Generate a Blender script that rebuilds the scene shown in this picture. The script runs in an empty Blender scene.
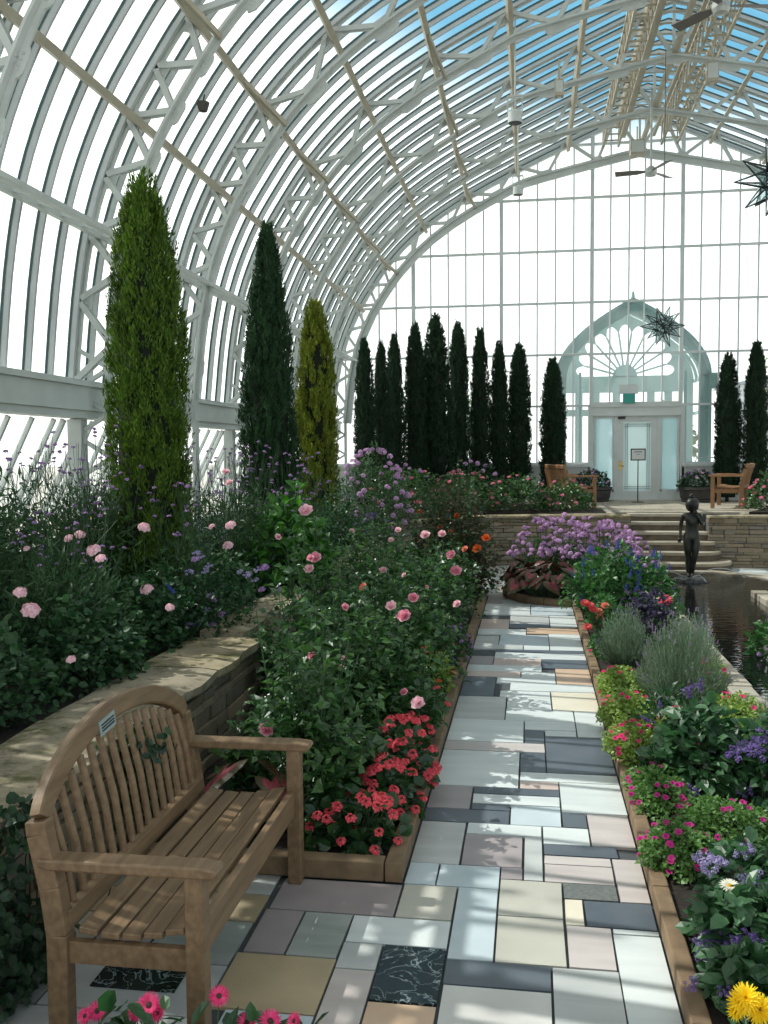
import bpy, math, random
import numpy as np
from mathutils import Vector, Matrix, Euler
random.seed(7); RNG = np.random.default_rng(7)
PI = math.pi
SC = bpy.context.scene
COL = SC.collection
XC = 2.82          # centre line of the garden house

# ---------------------------------------------------------------- camera numbers (measured from the photograph)
F_PX, YAW, PITCH, ROLL, EYE = 950.0, .1535, -.0618, -.0077, 2.4
_fw = np.array([-math.sin(YAW)*math.cos(PITCH), math.cos(YAW)*math.cos(PITCH), math.sin(PITCH)])
_rt = np.array([math.cos(YAW), math.sin(YAW), 0.0]); _up = np.cross(_rt, _fw)
_r2 = _rt*math.cos(ROLL)+_up*math.sin(ROLL); _u2 = -_rt*math.sin(ROLL)+_up*math.cos(ROLL)
def at(px, py, Y):
    """world point at distance Y along the path for a spot measured in the photograph"""
    d = _fw+_r2*(px-384)/F_PX-_u2*(py-512)/F_PX
    t = Y/d[1]
    return np.array([d[0]*t, Y, EYE+d[2]*t])

# ---------------------------------------------------------------- mesh builder
class MB:
    def __init__(s): s.v=[]; s.f=[]; s.n=0
    def add(s, v, f, m=0):
        v=np.asarray(v,float).reshape(-1,3)
        if isinstance(f,np.ndarray): fl=[f]
        else:
            by={}
            for q in f: by.setdefault(len(q),[]).append(q)
            fl=[np.array(x,int) for x in by.values()]
        for a in fl: s.f.append((a+s.n,m))
        s.v.append(v); s.n+=len(v)
    def mesh(s, name, mats, smooth=False):
        me=bpy.data.meshes.new(name)
        if s.n==0: return me
        V=np.concatenate(s.v)
        me.vertices.add(len(V)); me.vertices.foreach_set('co',V.astype(np.float32).ravel())
        lv=np.concatenate([a.ravel() for a,_ in s.f]); cnt=np.concatenate([np.full(len(a),a.shape[1]) for a,_ in s.f])
        mi=np.concatenate([np.full(len(a),m) for a,m in s.f])
        me.loops.add(len(lv)); me.loops.foreach_set('vertex_index',lv.astype(np.int32))
        me.polygons.add(len(cnt)); st=np.concatenate([[0],np.cumsum(cnt)[:-1]])
        me.polygons.foreach_set('loop_start',st.astype(np.int32))
        me.polygons.foreach_set('material_index',mi.astype(np.int32))
        me.polygons.foreach_set('use_smooth',np.full(len(cnt),bool(smooth)))
        for m in (mats if isinstance(mats,(list,tuple)) else [mats]): me.materials.append(m)
        me.update(calc_edges=True); me.validate()
        return me
    def build(s, name, mats, parent=None, loc=(0,0,0), smooth=False, bevel=0):
        o=bpy.data.objects.new(name,s.mesh(name,mats,smooth)); COL.objects.link(o)
        o.location=loc
        if parent is not None: o.parent=parent
        if bevel:
            b=o.modifiers.new('bevel','BEVEL'); b.width=bevel; b.segments=2; b.limit_method='ANGLE'
        return o
BOXF=np.array([(0,1,3,2),(4,6,7,5),(0,4,5,1),(2,3,7,6),(0,2,6,4),(1,5,7,3)])
def box(mb,x0,x1,y0,y1,z0,z1,m=0):
    mb.add([(x,y,z) for x in (x0,x1) for y in (y0,y1) for z in (z0,z1)],BOXF,m)
def beam(mb,p,q,w,h,up=(0,0,1),m=0):
    """rectangular bar from p to q; w across, h along up"""
    p=np.array(p,float); q=np.array(q,float); d=q-p; L=np.linalg.norm(d)
    if L<1e-6: return
    d/=L; up=np.array(up,float); s=np.cross(d,up)
    if np.linalg.norm(s)<1e-4: s=np.cross(d,(1.0,0,0))
    s/=np.linalg.norm(s); u=np.cross(s,d)
    mb.add([a+s*i*w/2+u*j*h/2 for a in (p,q) for i in (-1,1) for j in (-1,1)],BOXF,m)
def tube(mb,pts,rad,n=6,m=0,cap=True):
    pts=np.array(pts,float); k=len(pts)
    rad=np.full(k,rad) if np.isscalar(rad) else np.array(rad,float)
    T=np.gradient(pts,axis=0); T/=np.linalg.norm(T,axis=1,keepdims=True)+1e-12
    ref=np.array([0,0,1.0]) if abs(T[0,2])<.9 else np.array([1.0,0,0])
    V=[]
    for i in range(k):
        a=np.cross(T[i],ref); a/=np.linalg.norm(a)+1e-12; b=np.cross(T[i],a)
        for j in range(n):
            t=2*PI*j/n; V.append(pts[i]+rad[i]*(a*math.cos(t)+b*math.sin(t)))
    F=[(i*n+j,i*n+(j+1)%n,(i+1)*n+(j+1)%n,(i+1)*n+j) for i in range(k-1) for j in range(n)]
    mb.add(V,np.array(F),m)
    if cap and n>2:
        mb.add(V[:n],[tuple(range(n))],m); mb.add(V[-n:],[tuple(range(n))][::-1],m)
def lathe(mb,prof,n=16,c=(0,0,0),m=0,sx=1,sy=1):
    V=[(c[0]+r*sx*math.cos(2*PI*j/n),c[1]+r*sy*math.sin(2*PI*j/n),c[2]+z) for r,z in prof for j in range(n)]
    F=[(i*n+j,i*n+(j+1)%n,(i+1)*n+(j+1)%n,(i+1)*n+j) for i in range(len(prof)-1) for j in range(n)]
    mb.add(V,np.array(F),m)
def prism(mb,poly,z0,z1,m=0):
    n=len(poly); V=[(x,y,z0) for x,y in poly]+[(x,y,z1) for x,y in poly]
    mb.add(V,[tuple(range(n))[::-1],tuple(range(n,2*n))]+[(i,(i+1)%n,n+(i+1)%n,n+i) for i in range(n)],m)
def extrude(mb,poly3,vec,m=0):
    n=len(poly3); P=np.array(poly3,float); v=np.array(vec,float)
    mb.add(np.concatenate([P,P+v]),[tuple(range(n))[::-1],tuple(range(n,2*n))]+[(i,(i+1)%n,n+(i+1)%n,n+i) for i in range(n)],m)
def norm(a): return a/(np.linalg.norm(a,axis=-1,keepdims=True)+1e-9)
def leaves(mb,P,D,N,L,W,m=0,fold=.18,droop=.15,round_=False):
    """folded leaf blades, vectorised"""
    P=np.asarray(P,float); k=len(P)
    if k==0: return
    D=norm(np.asarray(D,float)); S=norm(np.cross(D,N)); U=np.cross(S,D)
    L=(np.zeros(k)+L)[:,None]; W=(np.zeros(k)+W)[:,None]
    if round_:
        V=np.stack([P, P+D*L*.22+S*W*.85+U*W*fold, P+D*L*.7+S*W*.8+U*(W*fold-L*droop*.4), P+D*L-U*L*droop,
                    P+D*L*.7-S*W*.8+U*(W*fold-L*droop*.4), P+D*L*.22-S*W*.85+U*W*fold, P+D*L*.5-U*L*droop*.15],1)
        f=np.array([(0,1,2,6),(6,2,3,4),(0,6,4,5)])
    else:
        V=np.stack([P, P+D*L*.42+S*W+U*W*fold*2, P+D*L-U*L*droop, P+D*L*.42-S*W+U*W*fold*2, P+D*L*.5-U*L*droop*.1],1)
        f=np.array([(0,1,2,4),(0,4,2,3)])
    nv=V.shape[1]
    F=(f[None]+(np.arange(k)*nv)[:,None,None]).reshape(-1,4)
    mb.add(V.reshape(-1,3),F,m)
def randdir(k,up=0.0):
    v=RNG.normal(size=(k,3)); v[:,2]+=up; return norm(v)

# ---------------------------------------------------------------- materials
MATS={}
def nodes(name):
    m=bpy.data.materials.new(name); m.use_nodes=True; nt=m.node_tree
    return m,nt,nt.nodes['Principled BSDF'],nt.nodes['Material Output']
def ramp(nt,cols):
    r=nt.nodes.new('ShaderNodeValToRGB'); e=r.color_ramp.elements
    while len(e)<len(cols): e.new(.5)
    for i,c in enumerate(cols):
        e[i].position=i/(len(cols)-1); e[i].color=(*c,1)
    return r
def mat(name,col,rough=.6,col2=None,scale=8,bump=0,metal=0,spec=.4,stretch=None,detail=6):
    """painted / stone / wood surface with noise variation in object space"""
    m,nt,b,_=nodes(name); L=nt.links
    b.inputs['Roughness'].default_value=rough; b.inputs['Metallic'].default_value=metal; b.inputs['Specular IOR Level'].default_value=spec
    b.inputs['Base Color'].default_value=(*col,1)
    if col2 or bump:
        tc=nt.nodes.new('ShaderNodeTexCoord'); mp=nt.nodes.new('ShaderNodeMapping'); L.new(tc.outputs['Object'],mp.inputs[0])
        if stretch: mp.inputs['Scale'].default_value=stretch
        no=nt.nodes.new('ShaderNodeTexNoise'); no.inputs['Scale'].default_value=scale; no.inputs['Detail'].default_value=detail; L.new(mp.outputs[0],no.inputs[0])
        if col2:
            r=ramp(nt,[col,col2]); r.color_ramp.elements[0].position=.3; r.color_ramp.elements[1].position=.7
            L.new(no.outputs['Fac'],r.inputs[0]); L.new(r.outputs[0],b.inputs['Base Color'])
        if bump:
            bp=nt.nodes.new('ShaderNodeBump'); bp.inputs['Strength'].default_value=bump; bp.inputs['Distance'].default_value=.02
            L.new(no.outputs['Fac'],bp.inputs['Height']); L.new(bp.outputs[0],b.inputs['Normal'])
    MATS[name]=m; return m
def island(name,cols,rough=.7,noise=.35,scale=14,bump=.4,spec=.3):
    """each loose piece (stone, leaf, petal) takes its own colour"""
    m,nt,b,_=nodes(name); L=nt.links; g=nt.nodes.new('ShaderNodeNewGeometry'); r=ramp(nt,cols)
    L.new(g.outputs['Random Per Island'],r.inputs[0]); src=r.outputs[0]
    b.inputs['Roughness'].default_value=rough; b.inputs['Specular IOR Level'].default_value=spec
    if noise:
        tc=nt.nodes.new('ShaderNodeTexCoord'); no=nt.nodes.new('ShaderNodeTexNoise'); no.inputs['Scale'].default_value=scale; no.inputs['Detail'].default_value=8
        L.new(tc.outputs['Object'],no.inputs[0]); mx=nt.nodes.new('ShaderNodeMix'); mx.data_type='RGBA'; mx.blend_type='MULTIPLY'
        r2=ramp(nt,[(1-noise,)*3,(1+noise*.5,)*3]); L.new(no.outputs['Fac'],r2.inputs[0]); mx.inputs['Factor'].default_value=1
        L.new(src,mx.inputs['A']); L.new(r2.outputs[0],mx.inputs['B']); src=mx.outputs['Result']
        if bump:
            bp=nt.nodes.new('ShaderNodeBump'); bp.inputs['Strength'].default_value=bump; bp.inputs['Distance'].default_value=.015
            L.new(no.outputs['Fac'],bp.inputs['Height']); L.new(bp.outputs[0],b.inputs['Normal'])
    L.new(src,b.inputs['Base Color']); MATS[name]=m; return m
def leafm(name,cols,rough=.42,trans=.3,spec=.45):
    m,nt,b,out=nodes(name); L=nt.links; g=nt.nodes.new('ShaderNodeNewGeometry'); r=ramp(nt,cols)
    L.new(g.outputs['Random Per Island'],r.inputs[0]); L.new(r.outputs[0],b.inputs['Base Color'])
    b.inputs['Roughness'].default_value=rough; b.inputs['Specular IOR Level'].default_value=spec
    t=nt.nodes.new('ShaderNodeBsdfTranslucent'); hs=nt.nodes.new('ShaderNodeHueSaturation'); hs.inputs['Value'].default_value=1.6; hs.inputs['Saturation'].default_value=1.1
    L.new(r.outputs[0],hs.inputs['Color']); L.new(hs.outputs[0],t.inputs['Color'])
    mx=nt.nodes.new('ShaderNodeMixShader'); mx.inputs[0].default_value=trans
    L.new(b.outputs[0],mx.inputs[1]); L.new(t.outputs[0],mx.inputs[2]); L.new(mx.outputs[0],out.inputs['Surface'])
    MATS[name]=m; return m
def glassm(name,tint=(.93,.97,.96),gloss=.07,milk=0.0,rough=.02,milkcol=(.9,.95,.95)):
    m,nt,b,out=nodes(name); L=nt.links; nt.nodes.remove(b)
    t=nt.nodes.new('ShaderNodeBsdfTransparent'); t.inputs[0].default_value=(*tint,1)
    g=nt.nodes.new('ShaderNodeBsdfGlossy'); g.inputs['Roughness'].default_value=rough
    a=nt.nodes.new('ShaderNodeMixShader'); a.inputs[0].default_value=gloss
    L.new(t.outputs[0],a.inputs[1]); L.new(g.outputs[0],a.inputs[2]); end=a
    if milk:
        d=nt.nodes.new('ShaderNodeBsdfTranslucent'); d.inputs[0].default_value=(*milkcol,1)
        c=nt.nodes.new('ShaderNodeMixShader'); c.inputs[0].default_value=milk
        L.new(a.outputs[0],c.inputs[1]); L.new(d.outputs[0],c.inputs[2]); end=c
    L.new(end.outputs[0],out.inputs['Surface']); MATS[name]=m; return m

PAINT=mat('white_paint',(.48,.52,.505),.5,(.56,.60,.58),3)
SEAL=mat('glass_edge_seal',(.025,.07,.07),.5)
PAINT2=mat('cream_paint',(.34,.31,.24),.5,(.44,.40,.31),4)
BAR=mat('bar_paint',(.38,.41,.42),.5,(.46,.49,.49),3)
ROOFGLASS=glassm('roof_glass',(.95,.99,.98),.05,.015)
ENDGLASS=glassm('end_glass',(.95,.98,.98),.05,.15)
WINP=mat('window_paint',(.55,.60,.60),.5,(.62,.66,.66),3)
SIDEGLASS=glassm('side_glass',(.92,.97,.96),.06,.12)
TEAL=mat('teal_paint',(.13,.29,.28),.5,(.18,.35,.33),2)
TEALP=mat('pale_teal_paint',(.40,.57,.56),.5,(.48,.63,.62),2)
GREYW=mat('grey_white_paint',(.55,.59,.58),.5,(.62,.66,.65),3)
FROST=glassm('frosted_glass',(.88,.95,.96),.05,.75,.3,(.70,.85,.88))
FROSTW=glassm('leaded_frosted_glass',(.9,.97,.97),.05,.8,.3,(.86,.94,.95))
TEAK=mat('teak',(.13,.08,.042),.5,(.215,.14,.076),4,.05,stretch=(1,9,9))
TEAKD=mat('teak_orange',(.20,.10,.042),.55,(.28,.15,.07),6,.1)
CURB=mat('curb_stone',(.13,.088,.05),.8,(.23,.155,.09),9,.3)
SOIL=mat('soil',(.012,.009,.007),.95,(.03,.022,.016),25,.6)
MORTAR=mat('mortar',(.055,.065,.07),.9,(.08,.085,.09),20,.2)
WALLSTONE=island('wall_stone',[(.15,.12,.08),(.25,.21,.14),(.20,.18,.15),(.30,.24,.16),(.17,.15,.12)],.85)
CAPSTONE=island('cap_stone',[(.27,.23,.14),(.37,.31,.20),(.31,.27,.20)],.9,.75,3.5,.9)
def _moss(m,col,sc,lo,hi):
    nt=m.node_tree; b=nt.nodes['Principled BSDF']; src=b.inputs['Base Color'].links[0].from_socket
    tc=nt.nodes.new('ShaderNodeTexCoord'); no=nt.nodes.new('ShaderNodeTexNoise'); no.inputs['Scale'].default_value=sc; no.inputs['Detail'].default_value=9; no.inputs['Roughness'].default_value=.7
    r=nt.nodes.new('ShaderNodeValToRGB'); r.color_ramp.elements[0].position=lo; r.color_ramp.elements[1].position=hi
    mx=nt.nodes.new('ShaderNodeMix'); mx.data_type='RGBA'; mx.inputs['B'].default_value=(*col,1)
    nt.links.new(tc.outputs['Object'],no.inputs[0]); nt.links.new(no.outputs['Fac'],r.inputs[0]); nt.links.new(r.outputs[0],mx.inputs['Factor']); nt.links.new(src,mx.inputs['A']); nt.links.new(mx.outputs['Result'],b.inputs['Base Color'])
_moss(CAPSTONE,(.075,.075,.02),2.6,.50,.66); _moss(CAPSTONE,(.05,.042,.03),6.5,.54,.68)
STEPSTONE=island('step_stone',[(.33,.29,.22),(.42,.38,.30),(.38,.35,.29)],.85,.4,8,.4)
WATER,_nt,_b,_o=nodes('pool_water')
_b.inputs['Base Color'].default_value=(.006,.008,.008,1); _b.inputs['Roughness'].default_value=.02; _b.inputs['Specular IOR Level'].default_value=.6
_tc=_nt.nodes.new('ShaderNodeTexCoord'); _mp=_nt.nodes.new('ShaderNodeMapping'); _mp.inputs['Scale'].default_value=(3,9,1)
_no=_nt.nodes.new('ShaderNodeTexNoise'); _no.inputs['Scale'].default_value=1.2; _no.inputs['Detail'].default_value=2
_bp=_nt.nodes.new('ShaderNodeBump'); _bp.inputs['Strength'].default_value=.16; _bp.inputs['Distance'].default_value=.03
_nt.links.new(_tc.outputs['Object'],_mp.inputs[0]); _nt.links.new(_mp.outputs[0],_no.inputs[0]); _nt.links.new(_no.outputs['Fac'],_bp.inputs['Height']); _nt.links.new(_bp.outputs[0],_b.inputs['Normal'])
BRONZE=mat('bronze',(.018,.017,.015),.42,(.04,.045,.04),9,.1,.6)
BLACKM=mat('black_metal',(.012,.012,.013),.45)
DARKPOT=mat('dark_planter',(.03,.028,.027),.6,(.05,.047,.044),10,.1)
BRASS=mat('brass',(.45,.33,.12),.35,metal=.9)
LEAD=mat('lead_came',(.03,.045,.045),.4,metal=.5)
STARGLASS=glassm('star_glass',(.88,.95,.95),.10,.03)

# ---------------------------------------------------------------- scene bookkeeping
def tag(o,label,cat,group=None,kind=None):
    if label: o['label']=label
    if cat: o['category']=cat
    if group: o['group']=group
    if kind: o['kind']=kind
    return o
def thing(name,label,cat,loc=(0,0,0),rz=0,group=None):
    o=bpy.data.objects.new(name,None); COL.objects.link(o); o.location=[float(a) for a in loc]; o.rotation_euler=(0,0,rz); o.empty_display_size=.1
    return tag(o,label,cat,group)
def struct(o,label=None,cat=None):
    o['kind']='structure'
    if label: o['label']=label
    if cat: o['category']=cat
    return o
def child(name,me,parent,loc=(0,0,0),rot=(0,0,0),s=1):
    o=bpy.data.objects.new(name,me); COL.objects.link(o); o.parent=parent
    o.location=[float(a) for a in loc]; o.rotation_euler=rot; o.scale=(s,s,s) if np.isscalar(s) else s
    return o
def copy_tree(o,parent=None):
    c=o.copy(); COL.objects.link(c)
    if parent is not None: c.parent=parent
    for ch in list(o.children): copy_tree(ch,c)
    return c
# ================================================================ THE ROOM
YE=26.7            # end wall
SILL=3.30
HALF=[(-5.62,SILL),(-5.51,4.31),(-5.36,5.12),(-5.14,5.80),(-4.82,6.48),(-4.46,7.05),(-4.05,7.62),(-3.55,8.16),(-2.99,8.65),(-2.4,9.06),(-1.78,9.42),(-1.12,9.76),(-.45,10.08),(.23,10.39),(.90,10.68),(1.55,10.96),(2.2,11.22)]
PROF=[(x,z) for x,z in HALF]+[(XC,11.40)]+[(2*XC-x,z) for x,z in HALF[::-1]]
def roof_z(x):
    xx=x if x<=XC else 2*XC-x
    pts=HALF+[(XC,11.40)]
    for (a,za),(b,zb) in zip(pts,pts[1:]):
        if a<=xx<=b: return za+(zb-za)*(xx-a)/(b-a)
    return SILL
def roof_x(z):
    pts=HALF+[(XC,11.40)]
    for (a,za),(b,zb) in zip(pts,pts[1:]):
        if za<=z<=zb: return a+(b-a)*(z-za)/(zb-za)
    return -5.62
def dense(pts,k):
    out=[]
    for (a,b),(c,d) in zip(pts,pts[1:]): out+=[(a+(c-a)*i/k,b+(d-b)*i/k) for i in range(k)]
    return out+[pts[-1]]
def pnorm(P,i):
    a=np.array(P[max(i-1,0)]); b=np.array(P[min(i+1,len(P)-1)]); t=(b-a)/np.linalg.norm(b-a)
    return np.array([t[1],-t[0]])       # points inward for a left-to-right profile
YTR=[26.32-3.03*i for i in range(9)]    # truss positions
Y0R=-.9
def smooth(P,k=3):
    P=[np.array(p,float) for p in P]; out=[]
    for i in range(len(P)-1):
        a,b=P[i],P[i+1]; pa=P[i-1] if i else a; nb=P[i+2] if i+2<len(P) else b
        if i+1==len(HALF): nb=b
        if i==len(HALF): pa=a
        for j in range(k):
            t=j/k; out.append(tuple(.5*((2*a)+(b-pa)*t+(2*pa-5*a+4*b-nb)*t*t+(3*a-pa-3*b+nb)*t**3)))
    return out+[tuple(P[-1])]
# --- ceiling : glass skin with glazing bars
PROF0=PROF; PROF=smooth(PROF0); mb=MB(); n=len(PROF)
V=[(x,Y0R,z) for x,z in PROF]+[(x,YE,z) for x,z in PROF]
mb.add(V,np.array([(i,i+1,n+i+1,n+i) for i in range(n-1)]))
ceiling=mb.build('ceiling',ROOFGLASS); struct(ceiling,'curved greenhouse roof of glass between white painted bars','ceiling')
mb=MB(); ys=np.arange(YE-.06,Y0R,-.505)
for y in ys:
    for i in range(n-1):
        (x0,z0),(x1,z1)=PROF[i],PROF[i+1]; a=pnorm(PROF,i); b=pnorm(PROF,i+1); D=.085; w=.024
        V=[]
        for (x,z),nn in (((x0,z0),a),((x1,z1),b)):
            for d,ww in ((-.012,w),(.022,w),(.022,w*.72),(D,w*.72)):
                for sgn in (-1,1): V.append((x+nn[0]*d,y+sgn*ww,z+nn[1]*d))
        # ring order of one section: 0,2,4,6 left side, 1,3,5,7 right side
        ring=[0,2,4,6,7,5,3,1]
        fs=[(ring[k],ring[(k+1)%8],8+ring[(k+1)%8],8+ring[k]) for k in range(8)]
        mb.add(V,np.array([fs[k] for k in (1,2,3,4,5)])); mb.add(V,np.array([fs[k] for k in (0,6,7)]),1)
mb.build('glazing_bar',[BAR,SEAL],ceiling); PROF=PROF0; n=len(PROF)
# --- trusses
NODE=[i for i in range(0,len(HALF),1)]
INNER=[]
for i,(x,z) in enumerate(PROF):
    nn=pnorm(PROF,i); INNER.append((x+nn[0]*.47,z+nn[1]*.47))
IN2=[]
for (x,z),(px,pz) in zip(INNER,PROF):
    u=abs(x-XC)
    if u<3.4: z=min(z,10.32-.195*u+ -.006*u*u)
    IN2.append((x,z))
def mid(a,b): return ((a[0]+b[0])/2,(a[1]+b[1])/2)
def truss_mesh():
    mb=MB(); P=PROF; Q=IN2; n=len(P)
    def seg(a,b,w,h,dy=0,m=0):
        d=np.array([b[0]-a[0],0,b[1]-a[1]]); up=np.cross(d,(0,1,0))
        beam(mb,(a[0],dy,a[1]),(b[0],dy,b[1]),w,h,up,m)
    for a,b in zip(*(lambda d:(d,d[1:]))(smooth(P,2))): seg(a,b,.10,.035); seg(a,b,.02,.13)
    for a,b in zip(*(lambda d:(d,d[1:]))(smooth(Q,2))): seg(a,b,.20,.03); seg(a,b,.022,.13)
    def gusset(c,t,r):
        t=np.array(t)/np.linalg.norm(t); q=np.array([t[1],-t[0]])
        pts=[c+t*a*r+q*b*r for a,b in ((-1,-.5),(-.55,.55),(.55,.55),(1,-.5),(.6,-.7),(-.6,-.7))]
        extrude(mb,[(p[0],-.014,p[1]) for p in pts],(0,.028,0))
        for a in (-.5,-.15,.2,.5):
            for b in (-.3,.15):
                c2=c+t*a*r+q*b*r; box(mb,c2[0]-.012,c2[0]+.012,-.024,.024,c2[1]-.012,c2[1]+.012)
    ND=[0,1,2,3,4,5,6,8,10,12,14,16]; ND=ND+[n-1-i for i in ND[::-1]]
    for i,j in zip(ND,ND[1:]):
        mI=mid(Q[i],Q[j]) if j-i==1 else Q[(i+j)//2]
        for o in (P[i],P[j]):
            for dy in (-.036,.036): seg(o,mI,.03,.07,dy)
        t=np.array(Q[j])-np.array(Q[i]); gusset(np.array(mI),-t,.15 if j-i==1 else .22)
    for i in ND[1:-1]:
        t=np.array(P[i+1])-np.array(P[i-1]); gusset(np.array(P[i])+pnorm(P,i)*.07,t,.17 if i<6 or i>n-7 else .22)
    seg(P[16],Q[17],.03,.07); seg(P[18],Q[17],.03,.07); seg(P[17],Q[17],.03,.06)
    # column below the sill, both sides
    for s in (1,-1):
        x=lambda a: a if s==1 else 2*XC-a
        for xx in (-5.62,-5.15):
            beam(mb,(x(xx),0,.35),(x(xx),0,SILL),.16,.05,(1,0,0))
        for k in range(5):
            z=1.0+k*.55
            beam(mb,(x(-5.62),0,z),(x(-5.15),0,z+.27),.05,.05,(1,0,0)); beam(mb,(x(-5.15),0,z+.27),(x(-5.62),0,z+.55),.05,.05,(1,0,0))
    return mb.mesh('ceiling_truss',[PAINT])
tm=truss_mesh()
for i,y in enumerate(YTR):
    o=bpy.data.objects.new('ceiling_truss',tm); COL.objects.link(o); o.location=(0,y,0); struct(o)
mb=MB()
for i in range(n-1):
    a,b=np.array(IN2[i]),np.array(IN2[i+1]); na=pnorm(IN2,i); nb=pnorm(IN2,i+1); a2=a+na*.17; b2=b+nb*.17
    extrude(mb,[(a[0],26.28,a[1]),(b[0],26.28,b[1]),(b2[0],26.28,b2[1]),(a2[0],26.28,a2[1])],(0,.09,0))
struct(mb.build('trim_8',PAINT))
# --- purlins (at every second outer node), and the doubled beam at the haunch
PUR=[2,4,6,8,10,12,14,16]
for i in PUR:
    for s in (1,-1):
        x,z=PROF[i]; nn=pnorm(PROF,i); c=np.array([x,z])+nn*.17; mb=MB()
        if s==-1: c=np.array([2*XC-c[0],c[1]]); nn=np.array([-nn[0],nn[1]])
        up=(nn[0],0,nn[1])
        beam(mb,(c[0],Y0R,c[1]),(c[0],YE-.1,c[1]),.085,.12,up)
        if i==2:
            c2=c+nn*.36; beam(mb,(c2[0],Y0R,c2[1]),(c2[0],YE-.3,c2[1]),.05,.16,up)
            for y in np.arange(0,YE-.5,.5): beam(mb,(c[0],y,c[1]),(c2[0],y+.25,c2[1]),.03,.03)
        if i in (6,10):
            for yt in YTR[:-1]:
                q=IN2[i] if s==1 else (2*XC-IN2[i][0],IN2[i][1]); beam(mb,(c[0],yt-1.5,c[1]),(q[0]+s*.05,yt-.05,q[1]),.05,.07)
        o=mb.build('ceiling_purlin',PAINT if i==2 else PAINT2); struct(o)
# --- ridge walkway: rails, lattice and boards along the top
mb=MB()
for dx in (-.95,-.55,.55,.95):
    for z in (10.45,10.98):
        beam(mb,(XC+dx,Y0R,z),(XC+dx,YE-.4,z),.05,.07)
for y in np.arange(Y0R,YE-.8,.505):
    for dx in (-.95,-.55,.55,.95):
        beam(mb,(XC+dx,y,10.45),(XC+dx,y+.25,10.98),.03,.03); beam(mb,(XC+dx,y+.25,10.98),(XC+dx,y+.5,10.45),.03,.03)
    beam(mb,(XC-.95,y,10.47),(XC-.55,y,10.47),.04,.03); beam(mb,(XC+.55,y,10.47),(XC+.95,y,10.47),.04,.03)
    beam(mb,(XC-.95,y,10.98),(XC+.95,y,10.98),.03,.03)
box(mb,XC-.50,XC-.38,Y0R,YE-.5,10.62,10.65); box(mb,XC+.30,XC+.38,Y0R,YE-.5,10.62,10.65)
beam(mb,(XC+.02,Y0R,10.40),(XC+.02,YE-.4,10.40),.09,.12)
o=mb.build('ceiling_ridge_walkway',PAINT2); struct(o)
# --- side walls
def side_wall(s,name):
    X=lambda a: a if s==1 else 2*XC-a
    mb=MB()
    def bx(a,b,*r): box(mb,min(X(a),X(b)),max(X(a),X(b)),*r)
    bx(-5.80,-5.55,Y0R,YE,0,1.25)                        # knee wall
    bx(-5.66,-5.36,Y0R,YE,2.95,3.24); bx(-5.70,-5.31,Y0R,YE,3.24,3.31); bx(-5.68,-5.40,Y0R,YE,2.86,2.95)
    bx(-5.72,-5.50,Y0R,YE,1.25,1.33)
    for y in YTR:
        bx(-5.68,-5.5,y-.09,y+.09,1.3,2.85)
        for k in range(1,6):
            yy=y+k*.505
            if yy>YE: continue
            # vents hinged at the top and pushed open, outwards
            beam(mb,(X(-5.63),yy,2.84),(X(-6.25),yy,1.62),.045,.05)
        beam(mb,(X(-6.25),y+.3,1.62),(X(-6.25),min(y+2.8,YE),1.62),.06,.06)
        for yy in (y+.28,y+2.76):
            if yy<YE: beam(mb,(X(-5.63),yy,2.84),(X(-6.25),yy,1.62),.06,.06); beam(mb,(X(-5.6),yy,1.5),(X(-5.95),yy,2.2),.02,.02)
    w=mb.build(name,PAINT); struct(w,'white greenhouse side wall with beam and open vents' if s==1 else None,'wall' if s==1 else None)
    g=MB()
    for y in YTR:
        g.add([(X(-5.64),y+.28,2.83),(X(-5.64),min(y+2.76,YE),2.83),(X(-6.25),min(y+2.76,YE),1.62),(X(-6.25),y+.28,1.62)],np.array([(0,1,2,3)]))
    g.build('vent_glass',SIDEGLASS,w)
    return w
wall_left=side_wall(1,'wall_left'); wall_right=side_wall(-1,'wall_right')
# --- end wall: mullions, bars and glass cut to the arch
PN=.488; TX=[-8.16+.0]; ZB=3.655; Q=1.40
mull=[]                                                   # (x, thick?)
mull+=[(1.63+i*PN,i==0) for i in range(0,3)]+[(3.99-i*PN,i==0) for i in range(0,3)]
for k in range(1,16):
    mull.append((1.63-k*PN,k%5==0)); mull.append((3.99+k*PN,k%5==0))
mb=MB()
for x,th in mull:
    if not -5.6<x<2*XC+5.6: continue
    w,d=(.10,.14) if th else (.04,.06)
    zb=3.66 if 1.65<x<4.0 else 2.05
    box(mb,x-w/2,x+w/2,YE-d/2,YE+d/2,zb,roof_z(x)-.02)
for v in range(-1,6):
    z=ZB+v*Q if v>=0 else 2.08
    xl=max(roof_x(z),-5.6); xr=2*XC-xl
    if v==0 or v==-1:
        spans=[(xl,1.6),(4.03,xr)]+([(1.6,4.03)] if v==0 else [])
    else: spans=[(xl,xr)]
    for a,b in spans: box(mb,a,b,YE-.045,YE+.045,z-.028,z+.028)
for i in range(n-1):                                      # arched edge
    (x0,z0),(x1,z1)=PROF[i],PROF[i+1]; beam(mb,(x0,YE,z0-.04),(x1,YE,z1-.04),.16,.12,(0,1,0))
window_1=mb.build('window_1',WINP); struct(window_1,'tall arched end wall of glass with white bars','window')
g=MB(); poly=[(-5.6,2.05)]+[(x,z) for x,z in PROF]+[(2*XC+5.6,2.05),(4.03,2.05),(4.03,3.66),(1.6,3.66),(1.6,2.05)]
xs=sorted(set([-5.6,1.6,4.03,2*XC+5.6]+[x for x,_ in PROF]))
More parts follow.
